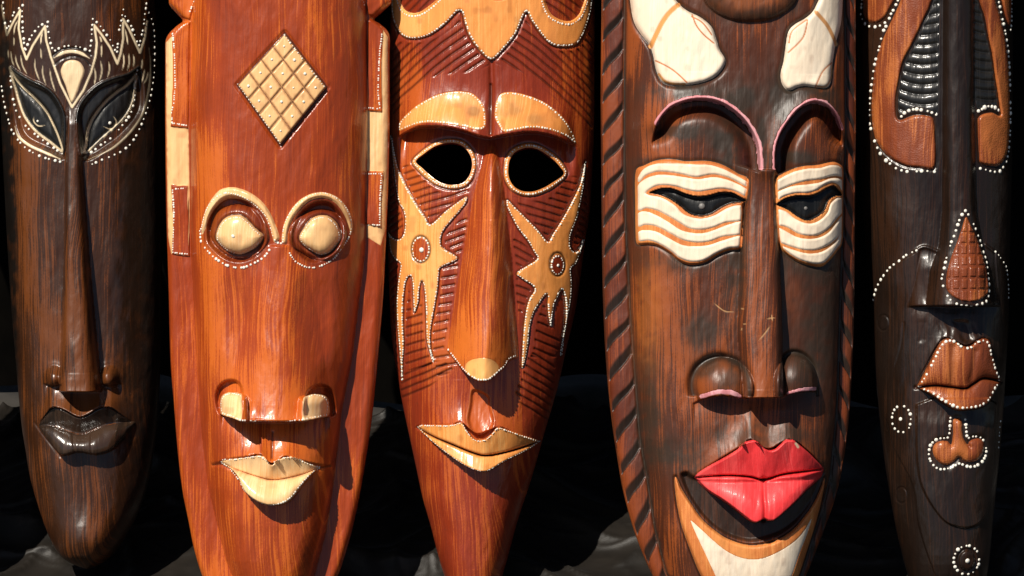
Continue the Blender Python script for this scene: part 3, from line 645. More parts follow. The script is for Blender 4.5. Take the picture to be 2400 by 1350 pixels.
    noseR = R(np.concatenate([A([(1149, 345), (1160, 350), (1172, 400), (1184, 470), (1199, 620), (1207, 740), (1212, 838)]), bt[::-1][3:-3], A([(1050, 815), (1066, 705), (1083, 615), (1111, 456), (1132, 385)])]), False)
    tip = both(R(t((735, 1190), (780, 1140), (880, 1115), (980, 1130), (1040, 1190), (1045, 1260), (960, 1340), (890, 1350), (800, 1330), (745, 1250))), noseR)
    # figures
    fL = R([(917, 323), (928, 373), (936, 403), (954, 441), (978, 484), (999, 514), (1007, 530), (1018, 526), (1041, 504), (1071, 481), (1094, 467), (1095, 479), (1081, 499), (1061, 522), (1043, 544), (1036, 560), (1036, 580), (1046, 590), (1075, 611), (1035, 632), (1031, 646), (1028, 680), (1024, 705), (1017, 744), (1011, 783), (1012, 822), (1018, 850), (1006, 820), (1001, 796), (1000, 757), (997, 695), (991, 663), (985, 682), (983, 711), (972, 736), (969, 695), (967, 661), (962, 651), (953, 664), (947, 705), (946, 757), (948, 809), (945, 848), (943, 894), (939, 861), (935, 809), (931, 757), (930, 705), (934, 659), (939, 625), (926, 612), (915, 594), (911, 566), (911, 548), (920, 560), (936, 565), (947, 552), (950, 522), (946, 499), (935, 479), (928, 444), (923, 406), (919, 363)])
    fR = R([(1371, 383), (1358, 436), (1338, 479), (1316, 519), (1293, 555), (1283, 571), (1263, 547), (1235, 519), (1210, 494), (1189, 474), (1187, 489), (1200, 517), (1215, 544), (1237, 572), (1250, 595), (1257, 612), (1211, 643), (1224, 659), (1245, 672), (1251, 685), (1240, 703), (1232, 731), (1227, 770), (1224, 809), (1222, 864), (1230, 851), (1237, 814), (1242, 770), (1250, 739), (1263, 716), (1281, 693), (1282, 718), (1284, 744), (1291, 770), (1294, 747), (1299, 718), (1309, 695), (1317, 683), (1324, 711), (1324, 757), (1318, 796), (1314, 838), (1321, 796), (1330, 750), (1338, 705), (1340, 667), (1338, 635), (1351, 620), (1361, 594), (1367, 566), (1366, 566), (1358, 587), (1346, 595), (1336, 580), (1338, 552), (1351, 519), (1361, 476), (1369, 431)])
    for f in (fL, fR): m.rise(f, 4.5, 2.5); m.groove(f.poly, 2.6, 3, closed=True, ink=INK, inkw=2.0)
    oL = R(ell(987.6, 589, 22, 31), False); oR = R(ell(1305.6, 624, 17.5, 27), False)
    # hatching
    class _: pass
    hk = dict(w=2.3, d=4.4)
    def fh(poly, slope, sp, sm=True, outs=(fL, fR), **k):
        a = R(poly, sm); outs = outs
        rg = Reg(lambda x, y: np.minimum.reduce([a(x, y)]+[-o(x, y) for o in outs]), a.box); m.hatch(rg, slope, sp, **{**hk, **k})
    fh(z((50, 380), (200, 400), (420, 390), (620, 270), (690, 190), (780, 400), (940, 590), (960, 640), (800, 700), (480, 740), (300, 820), (60, 1060)), .78, 21, outs=(fore,), curve=-.0006, x0=1020)
    fh(z((1000, 620), (1100, 510), (1240, 290), (1285, 200), (1420, 400), (1600, 480), (1760, 440), (1890, 260), (1890, 1230), (1740, 1120), (1560, 960), (1350, 780), (1200, 690)), -.80, 21, outs=(fore,), curve=-.0008, x0=1260)
    fh(ovL.poly, .95, 15, gap=2) if False else m.hatch(ovL, .95, 22, **hk); m.hatch(ovR, -.65, 22, **hk)
    fh(e((160, 480), (280, 440), (440, 620), (560, 690), (780, 660), (800, 735), (560, 890), (430, 985), (300, 800)), .30, 17, outs=(fL, outr[0]))
    fh(e((35, 430), (90, 500), (140, 790), (200, 960), (185, 1085), (60, 1090), (35, 1040)), .55, 17)
    fh(e((550, 1150), (600, 1050), (790, 890), (745, 1250), (690, 1300)), .38, 17)
    fh(t((520, 325), (690, 255), (640, 600), (590, 900), (570, 1040), (690, 1190), (500, 1310), (450, 1150), (430, 900), (500, 550)), .16, 20.5)
    fh(t((240, 430), (190, 700), (185, 1230), (330, 1230), (450, 1190), (440, 1100), (380, 900), (350, 470), (280, 720)), .33, 20.5, outs=(fL,))
    fh(t((40, 215), (150, 300), (120, 600), (140, 1100), (160, 1330), (120, 1300), (60, 700)), .8, 20.5)
    fh(b((110, 150), (330, 60), (430, 130), (330, 200), (120, 330)), .45, 17)
    fh(e((1180, 730), (1400, 770), (1560, 720), (1700, 545), (1820, 580), (1700, 850), (1520, 1120), (1330, 930)), -.26, 17, outs=(fR, outr[1]))
    fh(t((1150, 60), (1240, 60), (1370, 230), (1200, 350), (1170, 200)), -.5, 17); fh(t((1180, 400), (1340, 510), (1260, 720), (1210, 780)), -.35, 18)
    fh(e((1840, 700), (1900, 640), (1890, 1050), (1780, 1230), (1740, 1180), (1800, 950)), -.5, 17)
    fh(t((1460, 600), (1380, 750), (1330, 1060), (1310, 1130), (1560, 1130), (1620, 1000), (1520, 860)), -.42, 21)
    fh(b((860, 20), (1020, 60), (1010, 330), (960, 460), (780, 290), (820, 150)), -.62, 19)
    # mouth
    lt = spl(b((200, 465), (230, 450), (400, 447), (465, 432), (500, 480), (545, 530), (600, 530), (640, 500), (680, 460), (760, 485), (930, 550)), False)
    mo = spl(b((205, 472), (300, 520), (400, 560), (540, 614), (620, 628), (740, 607), (850, 577), (932, 552)), False)
    lb = spl(b((200, 470), (300, 560), (430, 655), (520, 705), (590, 724), (640, 712), (720, 665), (860, 600), (935, 553)), False)
    up = R(np.concatenate([lt, mo[::-1]]), False); lo = R(np.concatenate([mo, lb[::-1]]), False)
    cx = 1137; W = lambda x: np.clip(1-np.abs((x-cx)/np.where(x < cx, 160, 132)), 0, 1)
    m.shelf(b((170, 480), (230, 452), (400, 448), (465, 434), (560, 500), (680, 460), (760, 487), (960, 565)), [0, 6, 16, 24, 26, 24, 16, 0], 38, 0, 10, fade=8, pw=1.3)
    m.loft(up, lt, mo, lambda q, x: 44*W(x)**.8*(1-.25*q)+2, edge=2)
    m.loft(lo, mo, lb, lambda q, x: (34+18*q)*W(x)**.8+3, edge=2.5)
    m.groove(mo, 3.2, 6, ink=(.05, .012, .005), inkw=1.8)
    ph = R(b((530, 235), (512, 330), (500, 430), (545, 515), (600, 522), (660, 440), (640, 340), (625, 270)))
    m.rise(ph, -9, 8)
    for p_ in (1,): m.stroke(ph.poly, 2.5, (.42, .10, .02), d=-.6, closed=True)
    cut_fore = fore
    m.part('forehead_crest', cut_fore, M_CR3); fo = m.parts[-1]['obj']
    for o in (ovL, ovR, ovM): m.part('forehead_oval', o, M_W3, parent=fo, proud=.5)
    bl = R(z((135, 1200), (140, 1130), (220, 1050), (340, 960), (500, 885), (640, 862), (780, 872), (860, 930), (905, 1000), (922, 1080), (915, 1185), (850, 1212), (740, 1185), (600, 1162), (420, 1142), (300, 1155), (200, 1188)))
    br = R(z((1085, 1228), (1030, 1160), (1000, 1080), (1010, 980), (1050, 890), (1150, 868), (1300, 900), (1430, 950), (1560, 1040), (1660, 1150), (1725, 1275), (1722, 1322), (1640, 1262), (1500, 1212), (1330, 1192), (1200, 1212)))
    m.part('eyebrow', bl, M_CR3); m.part('eyebrow', br, M_CR3)
    m.stain(1112, 272, 22, 16, (.20, .10, .04), .6); m.stain(1200, 268, 30, 18, (.2, .11, .04), .5); m.stain(1255, 288, 26, 12, (.22, .12, .05), .4)
    for h_, o_ in zip(hol, outr): m.hole(h_); m.part('eye_rim', cut(o_, h_), M_CR3, skirt=16)
    m.part('nose', noseR, M_W3N, proud=.3, skirt=10); no = m.parts[-1]['obj']; m.part('nose_tip', tip, M_CR3, parent=no, proud=.4)
    for f, o in ((fL, oL), (fR, oR)):
        m.part('cheek_shape', f, M_CR3, proud=.7); q = m.parts[-1]['obj']; m.groove(o.poly, 3, 3.5, closed=True, ink=INK, inkw=2.6)
        m.part('cheek_oval', o, M_W3, parent=q, proud=.6)
    m.part('upper_lip', up, M_CR3, allp=True); m.part('lower_lip', lo, M_CR3, allp=True)
    D = lambda ls, **k: m.dots(ls, k.pop('r', 2.2), k.pop('pitch', 6.3), **k)
    def inset(poly, a=3.2, flt=None):   # dotted line just inside an outline
        p = A(poly); d = np.roll(p, -1, 0)-np.roll(p, 1, 0); n = np.stack([-d[:, 1], d[:, 0]], 1); n /= np.linalg.norm(n, axis=1)[:, None]+1e-9
        ar = .5*np.sum(p[:, 0]*np.roll(p[:, 1], -1)-np.roll(p[:, 0], -1)*p[:, 1]); return p+n*a*(1 if ar > 0 else -1)
    q = inset(fore.poly, 3); k = q[:, 1] > -20; i0 = np.argmax(~k); q = np.roll(q, -i0, 0); k = np.roll(k, -i0)
    D([q[k]], smooth=False, r=2.6, pitch=6.8)
    for o in (ovL, ovR): 
        q = inset(o.poly, -4); q = q[q[:, 1] > -15]; i0 = np.argmin(q[:, 0]) if o is ovL else np.argmin(q[:, 0])
        D([q], smooth=False, r=2.3, closed=False)
    D([z((990, 8), (1030, 14), (1075, 8))], r=3.6, pitch=8)
    for f in (bl, br, fL, fR): D([inset(f.poly, 2.2 if f in (fL, fR) else 3.2)], closed=True, smooth=False)
    for h_, o_ in zip(hol, outr):
        c1 = h_.poly; n = min(len(h_.poly), len(o_.poly)); D([.5*(h_.poly+o_.poly)] if len(h_.poly) == len(o_.poly) else [inset(o_.poly, 4.5)], closed=True, smooth=False, pitch=6)
    D([ell(987.6, 589, 19.5, 28)], closed=True, r=2.5, pitch=7.4); D([ell(1305.6, 626, 14, 21)], closed=True, r=2.1, pitch=6.2)
    D([[(989, 590), (989.1, 590)]], r=5, pitch=50, name='oval_centre'); D([[(1307, 627), (1307.1, 627)]], r=4.4, pitch=50, name='oval_centre')
    D([bt[2:-2]+A([0, -3.5])], smooth=False, pitch=5.6)
    D([inset(np.concatenate([lt, lb[::-1]]), 2.2)], closed=True, smooth=False, pitch=5.6, r=2.0)
    m.finish()
# =====================================================================  MASK 4: brown with red lips
def mask4():
    left = [(1600, -560), (1490, -450), (1432, -300), (1414, -120), (1413, 0), (1411, 200), (1412, 400), (1414, 600), (1416, 700), (1420, 800), (1427, 900), (1438, 1000), (1450, 1080), (1462, 1150), (1480, 1220), (1500, 1280), (1530, 1350), (1565, 1410), (1615, 1465), (1680, 1500), (1700, 1504)]
    right = [(1820, -560), (1930, -450), (1988, -300), (2006, -120), (2008, 0), (2008, 300), (2006, 600), (2005, 700), (2003, 800), (1998, 900), (1991, 1000), (1979, 1085), (1966, 1150), (1951, 1200), (1921, 1281), (1893, 1350), (1862, 1410), (1810, 1465), (1750, 1500), (1720, 1504)]
    fi = lambda y: np.interp(y, [-560, -300, 0, 360, 515, 592, 758, 913, 1030, 1117, 1240, 1347, 1430, 1504], [1620, 1490, 1466, 1466, 1468, 1472, 1481, 1493, 1502, 1518, 1537, 1564, 1610, 1700])
    fr = lambda y: np.interp(y, [-560, -300, 0, 360, 700, 940, 1007, 1117, 1200, 1347, 1430, 1504], [1800, 1960, 1979, 1980, 1968, 1961, 1956, 1945, 1925, 1878, 1820, 1710])
    def prof(u, y, x, l, r):
        a = fi(y); b_ = fr(y); c = .5*(a+b_); v = np.clip(np.abs((x-c)/np.maximum(.5*(b_-a), 2)), 0, 1)
        d = 104*(1-v**4.0)**.6*sm(y, [-560, -300, 1200, 1400, 1504], [.3, 1, 1, .7, .1])
        return 34*(1-np.abs(u)**12)**.5+d
    m = Mask('brown mask with full red lips, white wavy eye bands and rope carved edges', M_W4, left, right, prof, 0, seed=11.0)
    z = zr(1400, 0, 3.2145); e = zr(1400, 360, 3.871); t = zr(1400, 680, 3.856); b = zr(1400, 980, 3.648)
    DK = (.030, .022, .015)
    # rope edge
    yy = np.arange(-60, 1500, 12.)
    ropeL = R(np.concatenate([np.stack([np.interp(yy, m.l[:, 1], m.l[:, 0])+3, yy], 1), np.stack([fi(yy)-3, yy], 1)[::-1]]), False)
    ropeR = R(np.concatenate([np.stack([fr(yy)+4, yy], 1), np.stack([np.interp(yy, m.r[:, 1], m.r[:, 0])-3, yy], 1)[::-1]]), False)
    def rope(reg, sgn, y0):
        def k(x, y, w, sh=0):
            l, r = m.lr(y); tt = np.clip((x-l)/(fi(y)-l+1e-3), 0, 1) if sgn > 0 else np.clip((r-x)/(r-fr(y)+1e-3), 0, 1)
            v = (y+(74+8*vn(y/90, y*0+sgn, 4))*(tt+.04*np.sin(tt*6.28))-y0+sh+5*vn(x/60, y/70, 2))/72.; ds = (v-np.floor(v))*72-72
            # each notch slopes down towards its lower edge, then steps up sharply
            ww = w*(1+.25*vn(x*0+3, y/50, 6))
            r_ = np.clip(1+ds/ww, 0, 1)+np.clip(1-(ds+72)/2.5, 0, 1)*(ds < -60)
            return r_*sst(reg(x, y)/3)
        def hf(x, y, H): return H-8*k(x, y, 24)
        m.op(reg.box, hf); m.paints.append((reg.box, lambda x, y: sst(k(x, y, 30)*2.6), (.016, .012, .009), .93))
    rope(ropeL, 1, 112); rope(ropeR, -1, 112)
    gl = np.stack([fi(yy), yy], 1); gr = np.stack([fr(yy)+2, yy], 1)
    m.groove(gl, 4, 5, ink=DK, inkw=3.5); m.groove(gr, 4, 5, ink=DK, inkw=4)
    # upper patches
    pL = R(z((245, -60), (240, -300), (560, -300), (560, -20), (610, 70), (680, 125), (770, 170), (850, 240), (885, 330), (910, 410), (950, 480), (940, 540), (880, 610), (780, 655), (650, 675), (540, 670), (480, 640), (440, 560), (415, 440), (390, 370), (330, 290), (280, 200), (255, 80)))
    pR = R(z((1668, -300), (1662, 0), (1640, 60), (1600, 130), (1540, 180), (1470, 220), (1420, 280), (1400, 400), (1385, 500), (1365, 580), (1370, 650), (1400, 700), (1440, 712), (1490, 690), (1550, 680), (1640, 690), (1710, 690), (1745, 650), (1755, 560), (1770, 450), (1790, 340), (1830, 200), (1846, 50), (1848, -300)))
    for p in (pL, pR): m.groove(p.poly, 6, 7, closed=True, ink=BLACK, inkw=5.0); m.rise(p, 6, 4)
    m.dome(R(z((770, -100), (790, 40), (870, 130), (1000, 190), (1150, 205), (1300, 180), (1420, 110), (1490, 20), (1500, -100), (1500, -400), (770, -400))), 24, 40)
    m.stain(1740, 8, 80, 34, (.30, .085, .022), .65)
    for c in ((1672, 18, 30, 26), (1790, 40, 50, 16), (1850, 20, 20, 20), (1745, 52, 60, 14), (1720, -4, 30, 8)): m.stain(*c, (.03, .02, .013), .6)
    # brows
    arL = z((440, 955), (490, 880), (560, 820), (680, 778), (800, 770), (900, 788), (1000, 842), (1100, 932), (1170, 1042), (1205, 1150), (1215, 1290))
    arR = z((1315, 1290), (1318, 1150), (1355, 1032), (1425, 922), (1505, 835), (1600, 790), (1690, 800), (1760, 850), (1810, 930), (1838, 990))
    soL = R(np.concatenate([spl(arL, False), z((1200, 1330), (1100, 1290), (900, 1250), (600, 1220), (430, 1230), (400, 1100))]), False)
    soR = R(np.concatenate([spl(arR, False), z((1850, 1100), (1852, 1240), (1650, 1260), (1450, 1310), (1340, 1340))]), False)
    for reg, ar in ((soL, spl(arL, False)), (soR, spl(arR, False))):
        def f(x, y, H, reg=reg, ar=ar):
            s_ = reg(x, y); d = ldist(x, y, ar); ins = sst(s_/3+.2)
            inn = -50*np.exp(-(np.maximum(d-16, 0)/20)**2)
            edge = sst((s_+60)/60)*(s_ < 0)
            return H+np.where(s_ > -1, ins*inn*np.minimum(1, np.maximum(s_, 0)/5+.0), 0)+16*np.exp(-(d/26)**1.5)*np.where(s_ > 0, 1-sst(s_/4), 1)
        m.op(reg.box, f, 60)
    pinkL = [spl(arL, False), 9.5]; pinkR = [spl(arR, False), 8]
    for cx, cy, rx, ry in ((1600, 225, 90, 20), (1720, 245, 50, 40), (1830, 240, 40, 60), (1780, 330, 14, 60), (1900, 225, 50, 18), (1950, 250, 25, 25), (1600, 320, 70, 20), (1700, 350, 40, 50), (1860, 380, 60, 18), (1555, 385, 60, 10)):
        m.stain(cx, cy, rx, ry, (.030, .023, .016), .85)
    # eye panels
    PL = R(e((350, 180), (430, 130), (530, 90), (660, 80), (800, 100), (950, 95), (1060, 110), (1160, 150), (1260, 210), (1352, 262), (1345, 420), (1310, 490), (1312, 560), (1300, 750), (1285, 880), (1180, 900), (1080, 940), (960, 1010), (840, 1030), (740, 1000), (640, 920), (540, 860), (460, 845), (370, 845), (350, 780), (345, 500)))
    PR = R(e((1590, 262), (1640, 222), (1740, 172), (1850, 142), (1980, 130), (2120, 100), (2200, 122), (2232, 162), (2236, 500), (2227, 820), (2170, 900), (2100, 980), (2020, 1042), (1920, 1037), (1800, 1002), (1700, 942), (1640, 880), (1610, 780), (1600, 600), (1595, 450)))
    SL = R(e((460, 382), (540, 345), (620, 332), (700, 348), (800, 388), (900, 408), (1000, 398), (1100, 372), (1200, 375), (1270, 408), (1336, 450), (1280, 475), (1200, 485), (1120, 520), (1020, 580), (920, 597), (820, 572), (730, 500), (640, 440), (560, 405)))
    SR = R(e((1598, 490), (1640, 450), (1700, 420), (1800, 400), (1900, 400), (1980, 375), (2060, 330), (2130, 310), (2180, 345), (2218, 402), (2150, 412), (2090, 450), (2050, 540), (1980, 600), (1880, 637), (1790, 600), (1720, 550), (1660, 520)))
    for p in (PL, PR): m.rise(p, 10, 5); m.groove(p.poly, 5, 3, closed=True, ink=DK, inkw=4)
    for p in (SL, SR): m.rise(p, -26, 4); m.dome(p, 12, 22)
    stL = [[(378, 250), (430, 172), (540, 132), (700, 130), (880, 142), (1000, 145), (1120, 180), (1240, 240), (1338, 298), (1335, 318), (1240, 268), (1140, 226), (1020, 208), (880, 232), (760, 207), (640, 187), (530, 182), (430, 217), (378, 272)],
           [(374, 335), (430, 270), (530, 235), (640, 235), (780, 255), (900, 272), (1040, 255), (1150, 275), (1250, 315), (1330, 362), (1326, 402), (1250, 365), (1120, 335), (1000, 348), (900, 362), (800, 345), (700, 315), (600, 302), (520, 312), (440, 360), (432, 400), (560, 430), (680, 500), (760, 580), (860, 618), (960, 622), (1060, 592), (1180, 525), (1296, 512), (1302, 612), (1140, 640), (1040, 680), (940, 702), (830, 692), (740, 642), (640, 582), (540, 532), (440, 508), (372, 520)],
           [(375, 575), (440, 560), (540, 600), (640, 660), (740, 725), (840, 752), (940, 757), (1050, 727), (1150, 687), (1294, 652), (1292, 737), (1120, 765), (1000, 807), (880, 817), (760, 792), (640, 727), (530, 672), (430, 657), (375, 670)],
           [(380, 742), (430, 727), (530, 742), (640, 802), (760, 862), (880, 872), (1000, 862), (1120, 822), (1284, 780), (1280, 862), (1170, 877), (1070, 912), (950, 975), (850, 990), (750, 962), (650, 890), (550, 825), (460, 797), (385, 802)]]
    stR = [[(1605, 292), (1740, 215), (1870, 180), (2000, 170), (2120, 140), (2222, 165), (2228, 222), (2130, 215), (2000, 247), (1860, 267), (1740, 300), (1610, 350)],
           [(1615, 390), (1740, 337), (1870, 320), (2000, 300), (2100, 262), (2200, 267), (2230, 330), (2232, 380), (2190, 305), (2120, 275), (2040, 297), (1960, 347), (1880, 372), (1760, 377), (1670, 405), (1620, 440)],
           [(1610, 550), (1680, 560), (1760, 622), (1850, 662), (1930, 667), (2010, 632), (2080, 562), (2112, 480), (2180, 430), (2231, 430), (2228, 520), (2150, 602), (2080, 682), (1990, 742), (1900, 757), (1800, 737), (1700, 682), (1610, 650)],
           [(1615, 710), (1700, 747), (1790, 792), (1900, 807), (2000, 792), (2090, 742), (2160, 662), (2224, 590), (2222, 682), (2160, 772), (2080, 832), (1980, 877), (1880, 887), (1760, 862), (1620, 802)],
           [(1650, 872), (1760, 907), (1880, 937), (2000, 927), (2090, 882), (2160, 822), (2222, 740), (2212, 830), (2110, 930), (2020, 1000), (1900, 1000), (1780, 962), (1680, 912)]]
    for cx, cy, rx, ry in ((1600, 615, 80, 26), (1720, 620, 28, 130), (1830, 640, 12, 190), (1900, 630, 70, 24), (1640, 400, 110, 16), (1650, 860, 30, 26), (1700, 900, 30, 50), (1880, 880, 50, 60), (1780, 1020, 130, 34), (1620, 1080, 40, 60), (1560, 1060, 30, 30), (1940, 1090, 30, 60), (1930, 760, 60, 120), (1520, 960, 30, 160), (1640, 780, 40, 40)):
        m.stain(cx, cy, rx, ry, (.032, .023, .015), .75)
    m.stain(1520, 740, 30, 110, (.42, .12, .02), .45); m.stain(1850, 700, 20, 50, (.2, .05, .015), .3)
    # nose
    m.nose([(404, 1750, 1812, 16, 1782), (424, 1747, 1812, 18, 1782), (489, 1741, 1815, 26, 1780), (592, 1731, 1821, 42, 1778), (700, 1727, 1826, 56, 1778), (784, 1724, 1828, 66, 1780), (861, 1732, 1828, 76, 1784), (933, 1737, 1828, 84, 1785)], k=4.5, e=.6, endb=3, top=4)
    nL = R(t((870, 985), (845, 900), (850, 800), (900, 700), (990, 635), (1100, 612), (1200, 640), (1290, 700), (1330, 800), (1330, 1100), (1080, 1120), (900, 1080)))
    nR = R(t((1640, 700), (1690, 600), (1760, 570), (1860, 610), (1930, 700), (1950, 800), (1960, 1020), (1830, 1060), (1640, 1060)))
    nab = Reg(lambda x, y: 931-y, (1500, 2000, 700, 1000))
    m.groove(nL.poly, 9, 14, closed=True, ink=DK, inkw=9, clip=nab); m.groove(nR.poly, 6, 9, closed=True, ink=DK, inkw=6, clip=nab)
    
    for cx, cy, rx, ry in ((1692, 908, 66, 68), (1858, 900, 54, 66)): m.op((cx-rx, cx+rx, cy-ry, cy+ry), lambda x, y, H, cx=cx, cy=cy, rx=rx, ry=ry: H+58*np.sqrt(np.maximum(0, 1-((x-cx)/rx)**2-((y-cy)/ry)**2)))
    ne = [(1622, 946), (1640, 936), (1665, 929), (1690, 927), (1727, 932), (1740, 933), (1825, 931), (1843, 924), (1870, 918), (1908, 917)]
    def under(x, y, H):
        yb = np.interp(x, [p[0] for p in ne], [p[1] for p in ne]); k = sst((y-yb)/3+.4)*sst((x-1618)/8)*sst((1912-x)/8)*sst((1010-y)/30)
        l, r = m.lr(y); base = m.prof(np.clip((x-.5*(l+r))/(.5*(r-l)), -1, 1), y, x, l, r)
        return H*(1-k)+np.minimum(H, base-6*np.exp(-((y-yb)/30)**2))*k
    m.op((1618, 1912, 905, 1010), under)
    # lips
    lt = spl(b((820, 500), (860, 455), (960, 390), (1080, 320), (1180, 255), (1220, 205), (1290, 180), (1345, 190), (1390, 235), (1440, 262), (1490, 255), (1530, 220), (1580, 180), (1650, 180), (1700, 215), (1790, 290), (1860, 360), (1925, 430)), False)
    mo = spl(b((822, 503), (980, 488), (1130, 482), (1290, 494), (1400, 517), (1540, 479), (1640, 462), (1924, 434)), False)
    lb = spl(b((822, 506), (920, 610), (1060, 700), (1180, 790), (1280, 868), (1340, 886), (1405, 858), (1440, 872), (1500, 862), (1600, 782), (1700, 692), (1780, 612), (1870, 540), (1910, 500), (1925, 438)), False)
    up = R(np.concatenate([lt, mo[::-1]]), False); lo = R(np.concatenate([mo, lb[::-1]]), False)
    fall = lambda x: np.clip(1-np.abs((x-1780)/152)**2.2, 0, 1)
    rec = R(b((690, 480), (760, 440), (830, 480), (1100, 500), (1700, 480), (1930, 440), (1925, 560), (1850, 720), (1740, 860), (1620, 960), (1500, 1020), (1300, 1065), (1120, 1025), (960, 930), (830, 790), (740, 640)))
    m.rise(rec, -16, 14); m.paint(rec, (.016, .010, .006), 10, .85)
    m.shelf(b((800, 490), (960, 388), (1180, 253), (1290, 178), (1440, 258), (1620, 176), (1790, 288), (1935, 440)), [0, 10, 24, 34, 34, 34, 20, 0], 44, 0, 10, fade=8, pw=1.3)
    m.loft(up, lt, mo, lambda q, x: 26+(36-34*q)*fall(x)-20*(1-fall(x)), edge=3)
    m.loft(lo, mo, lb, lambda q, x: 26-20*(1-fall(x))+(6+42*np.sin(q*1.9))*fall(x), edge=5)
    m.groove(spl(b((1400, 510), (1402, 650), (1408, 760), (1405, 860)), False), 5, 8)
    # chin panel
    CO = R(b((665, 500), (720, 610), (790, 720), (880, 850), (980, 940), (1100, 1020), (1260, 1072), (1400, 1067), (1520, 1032), (1650, 952), (1760, 832), (1840, 722), (1900, 602), (1936, 510), (1930, 620), (1880, 850), (1820, 1050), (1720, 1350), (1660, 1480), (1500, 1640), (1200, 1660), (1000, 1540), (870, 1320), (780, 1100), (710, 900), (670, 700), (655, 560)))
    CI = R(b((785, 862), (860, 920), (960, 1012), (1080, 1112), (1200, 1172), (1320, 1192), (1430, 1172), (1560, 1112), (1680, 1032), (1760, 942), (1828, 832), (1780, 1000), (1720, 1150), (1650, 1350), (1560, 1520), (1400, 1600), (1250, 1600), (1080, 1500), (980, 1300), (900, 1130), (830, 980)))
    m.groove(CO.poly, 4, 6, closed=True, ink=BLACK, inkw=3.6); m.rise(CO, 7, 4)
    # parts
    m.part('rope_edge', ropeL, M_W4F, proud=.3, skirt=4, allp=True); m.part('rope_edge', ropeR, M_W4F, proud=.3, skirt=4, allp=True)
    for p in (pL, pR): m.part('forehead_patch', p, M_WH4)
    m.stroke(spl(z((600, 78), (530, 140), (470, 230), (400, 380)), False), 11, (.74, .32, .09), d=.5); m.stroke(spl(z((1630, 130), (1720, 230), (1788, 360)), False), 9, (.6, .28, .10), d=.5)
    for ln in ([(705, 150), (735, 230), (790, 300), (865, 362)], [(435, 490), (560, 560), (665, 655)], [(700, 165), (780, 210), (850, 300)], [(1565, 190), (1530, 320), (1420, 432)], [(1560, 185), (1450, 270), (1425, 360)], [(1756, 500), (1680, 570), (1625, 685)]):
        m.stroke(spl(z(*ln), False), 3.2, (.55, .16, .04), d=.8)
    m.stroke(spl(z((460, 590), (500, 640), (560, 662), (650, 668)), False), 5, (.72, .34, .10), d=0); m.stroke(spl(z((1640, 680), (1700, 680), (1745, 620), (1755, 520)), False), 3, (.6, .3, .1), d=0)
    for pk in (pinkL, pinkR):
        ln = pk[0]; wd = pk[1]
        rg = Reg(lambda x, y, ln=ln, wd=wd: wd/2*np.clip(1.2-.0*x, 0, 1.2)-ldist(x, y, ln)+1.2*wob(x, y, 6, 2), bb(ln, wd)); m.part('brow_line', rg, M_PNK, proud=.5, g=1.5)
    for p, sl, sts in ((PL, SL, stL), (PR, SR, stR)):
        m.part('eye_panel', p, M_OR4, label='orange edged panel around the eye slit'); o = m.parts[-1]['obj']
        for st in sts: rg0 = R(e(*st)); rg = Reg(lambda x, y, rg0=rg0: rg0(x, y)+3.8, bb(rg0.poly, 2)); rg = both(rg, Reg(lambda x, y, p=p, sl=sl: np.minimum(p(x, y)-5, -sl(x, y)-3), p.box)); m.rise(rg, 4, 5); m.part('stripe', rg, M_WH4, parent=o, proud=.8)
        m.part('eye', sl, M_EYE, parent=o)
    for ln in (A(e(*stL[1][19:28])), ): pass
    for c, r_ in ((e((935, 500))[0], 5.5), (e((1870, 520))[0], 4)):
        m.dots([[c, c+.1]], r_, 50, name='pupil', mat=M_PUP)
    m.part('nose', R([(1751, 410), (1810, 410), (1815, 489), (1822, 600), (1827, 700), (1828, 800), (1828, 931), (1738, 933), (1726, 800), (1730, 600), (1742, 489)], False), M_W4, proud=.3)
    nb_ = lambda x, y: np.interp(x, [p[0] for p in ne], [p[1] for p in ne])-y
    half = Reg(lambda x, y: np.minimum(1738-x, nb_(x, y)), (1500, 1738, 700, 950)); halfr = Reg(lambda x, y: np.minimum(x-1828, nb_(x, y)), (1828, 2000, 700, 950))
    m.part('nostril', both(nL, half), M_W4, proud=.3); a_ = m.parts[-1]['obj']; m.part('nostril', both(nR, halfr), M_W4, proud=.3); b2 = m.parts[-1]['obj']
    for ln, wd, pa in (([(930, 962), (1000, 935), (1090, 917), (1180, 922), (1262, 958)], 11, a_), ([(1700, 930), (1780, 908), (1860, 893), (1942, 895)], 9, b2)):
        ln = spl(t(*ln), False); rg = Reg(lambda x, y, ln=ln, wd=wd: wd/2-ldist(x, y, ln)+1.0*wob(x, y, 5, 2), bb(ln, wd)); m.part('pink_edge', rg, M_PNK, parent=pa, proud=.5, g=1.5)
    m.part('upper_lip', up, M_RED); m.part('lower_lip', lo, M_RED)
    m.part('chin_border', CO, M_OR4); m.part('chin_panel', CI, M_WH4, parent=m.parts[-1]['obj'], proud=.6)
    c = b((1675, 225))[0]; m.stroke([c+A([-2, -4]), c+A([3, 4])], 6, (.8, .6, .4), d=.5)
    # scratches on the nose
    for ln in ([(1425, 462), (1480, 400), (1530, 330)], [(1500, 270), (1545, 262), (1575, 262)], [(1540, 230), (1550, 290)], [(1275, 180), (1300, 182)], [(1290, 320), (1320, 312)], [(1275, 375), (1285, 350)], [(1040, 130), (1130, 200), (1215, 210)]):
        m.stroke(spl(t(*ln), False), 2.2, (.55, .3, .13), d=.8, taper=True)
    m.finish()
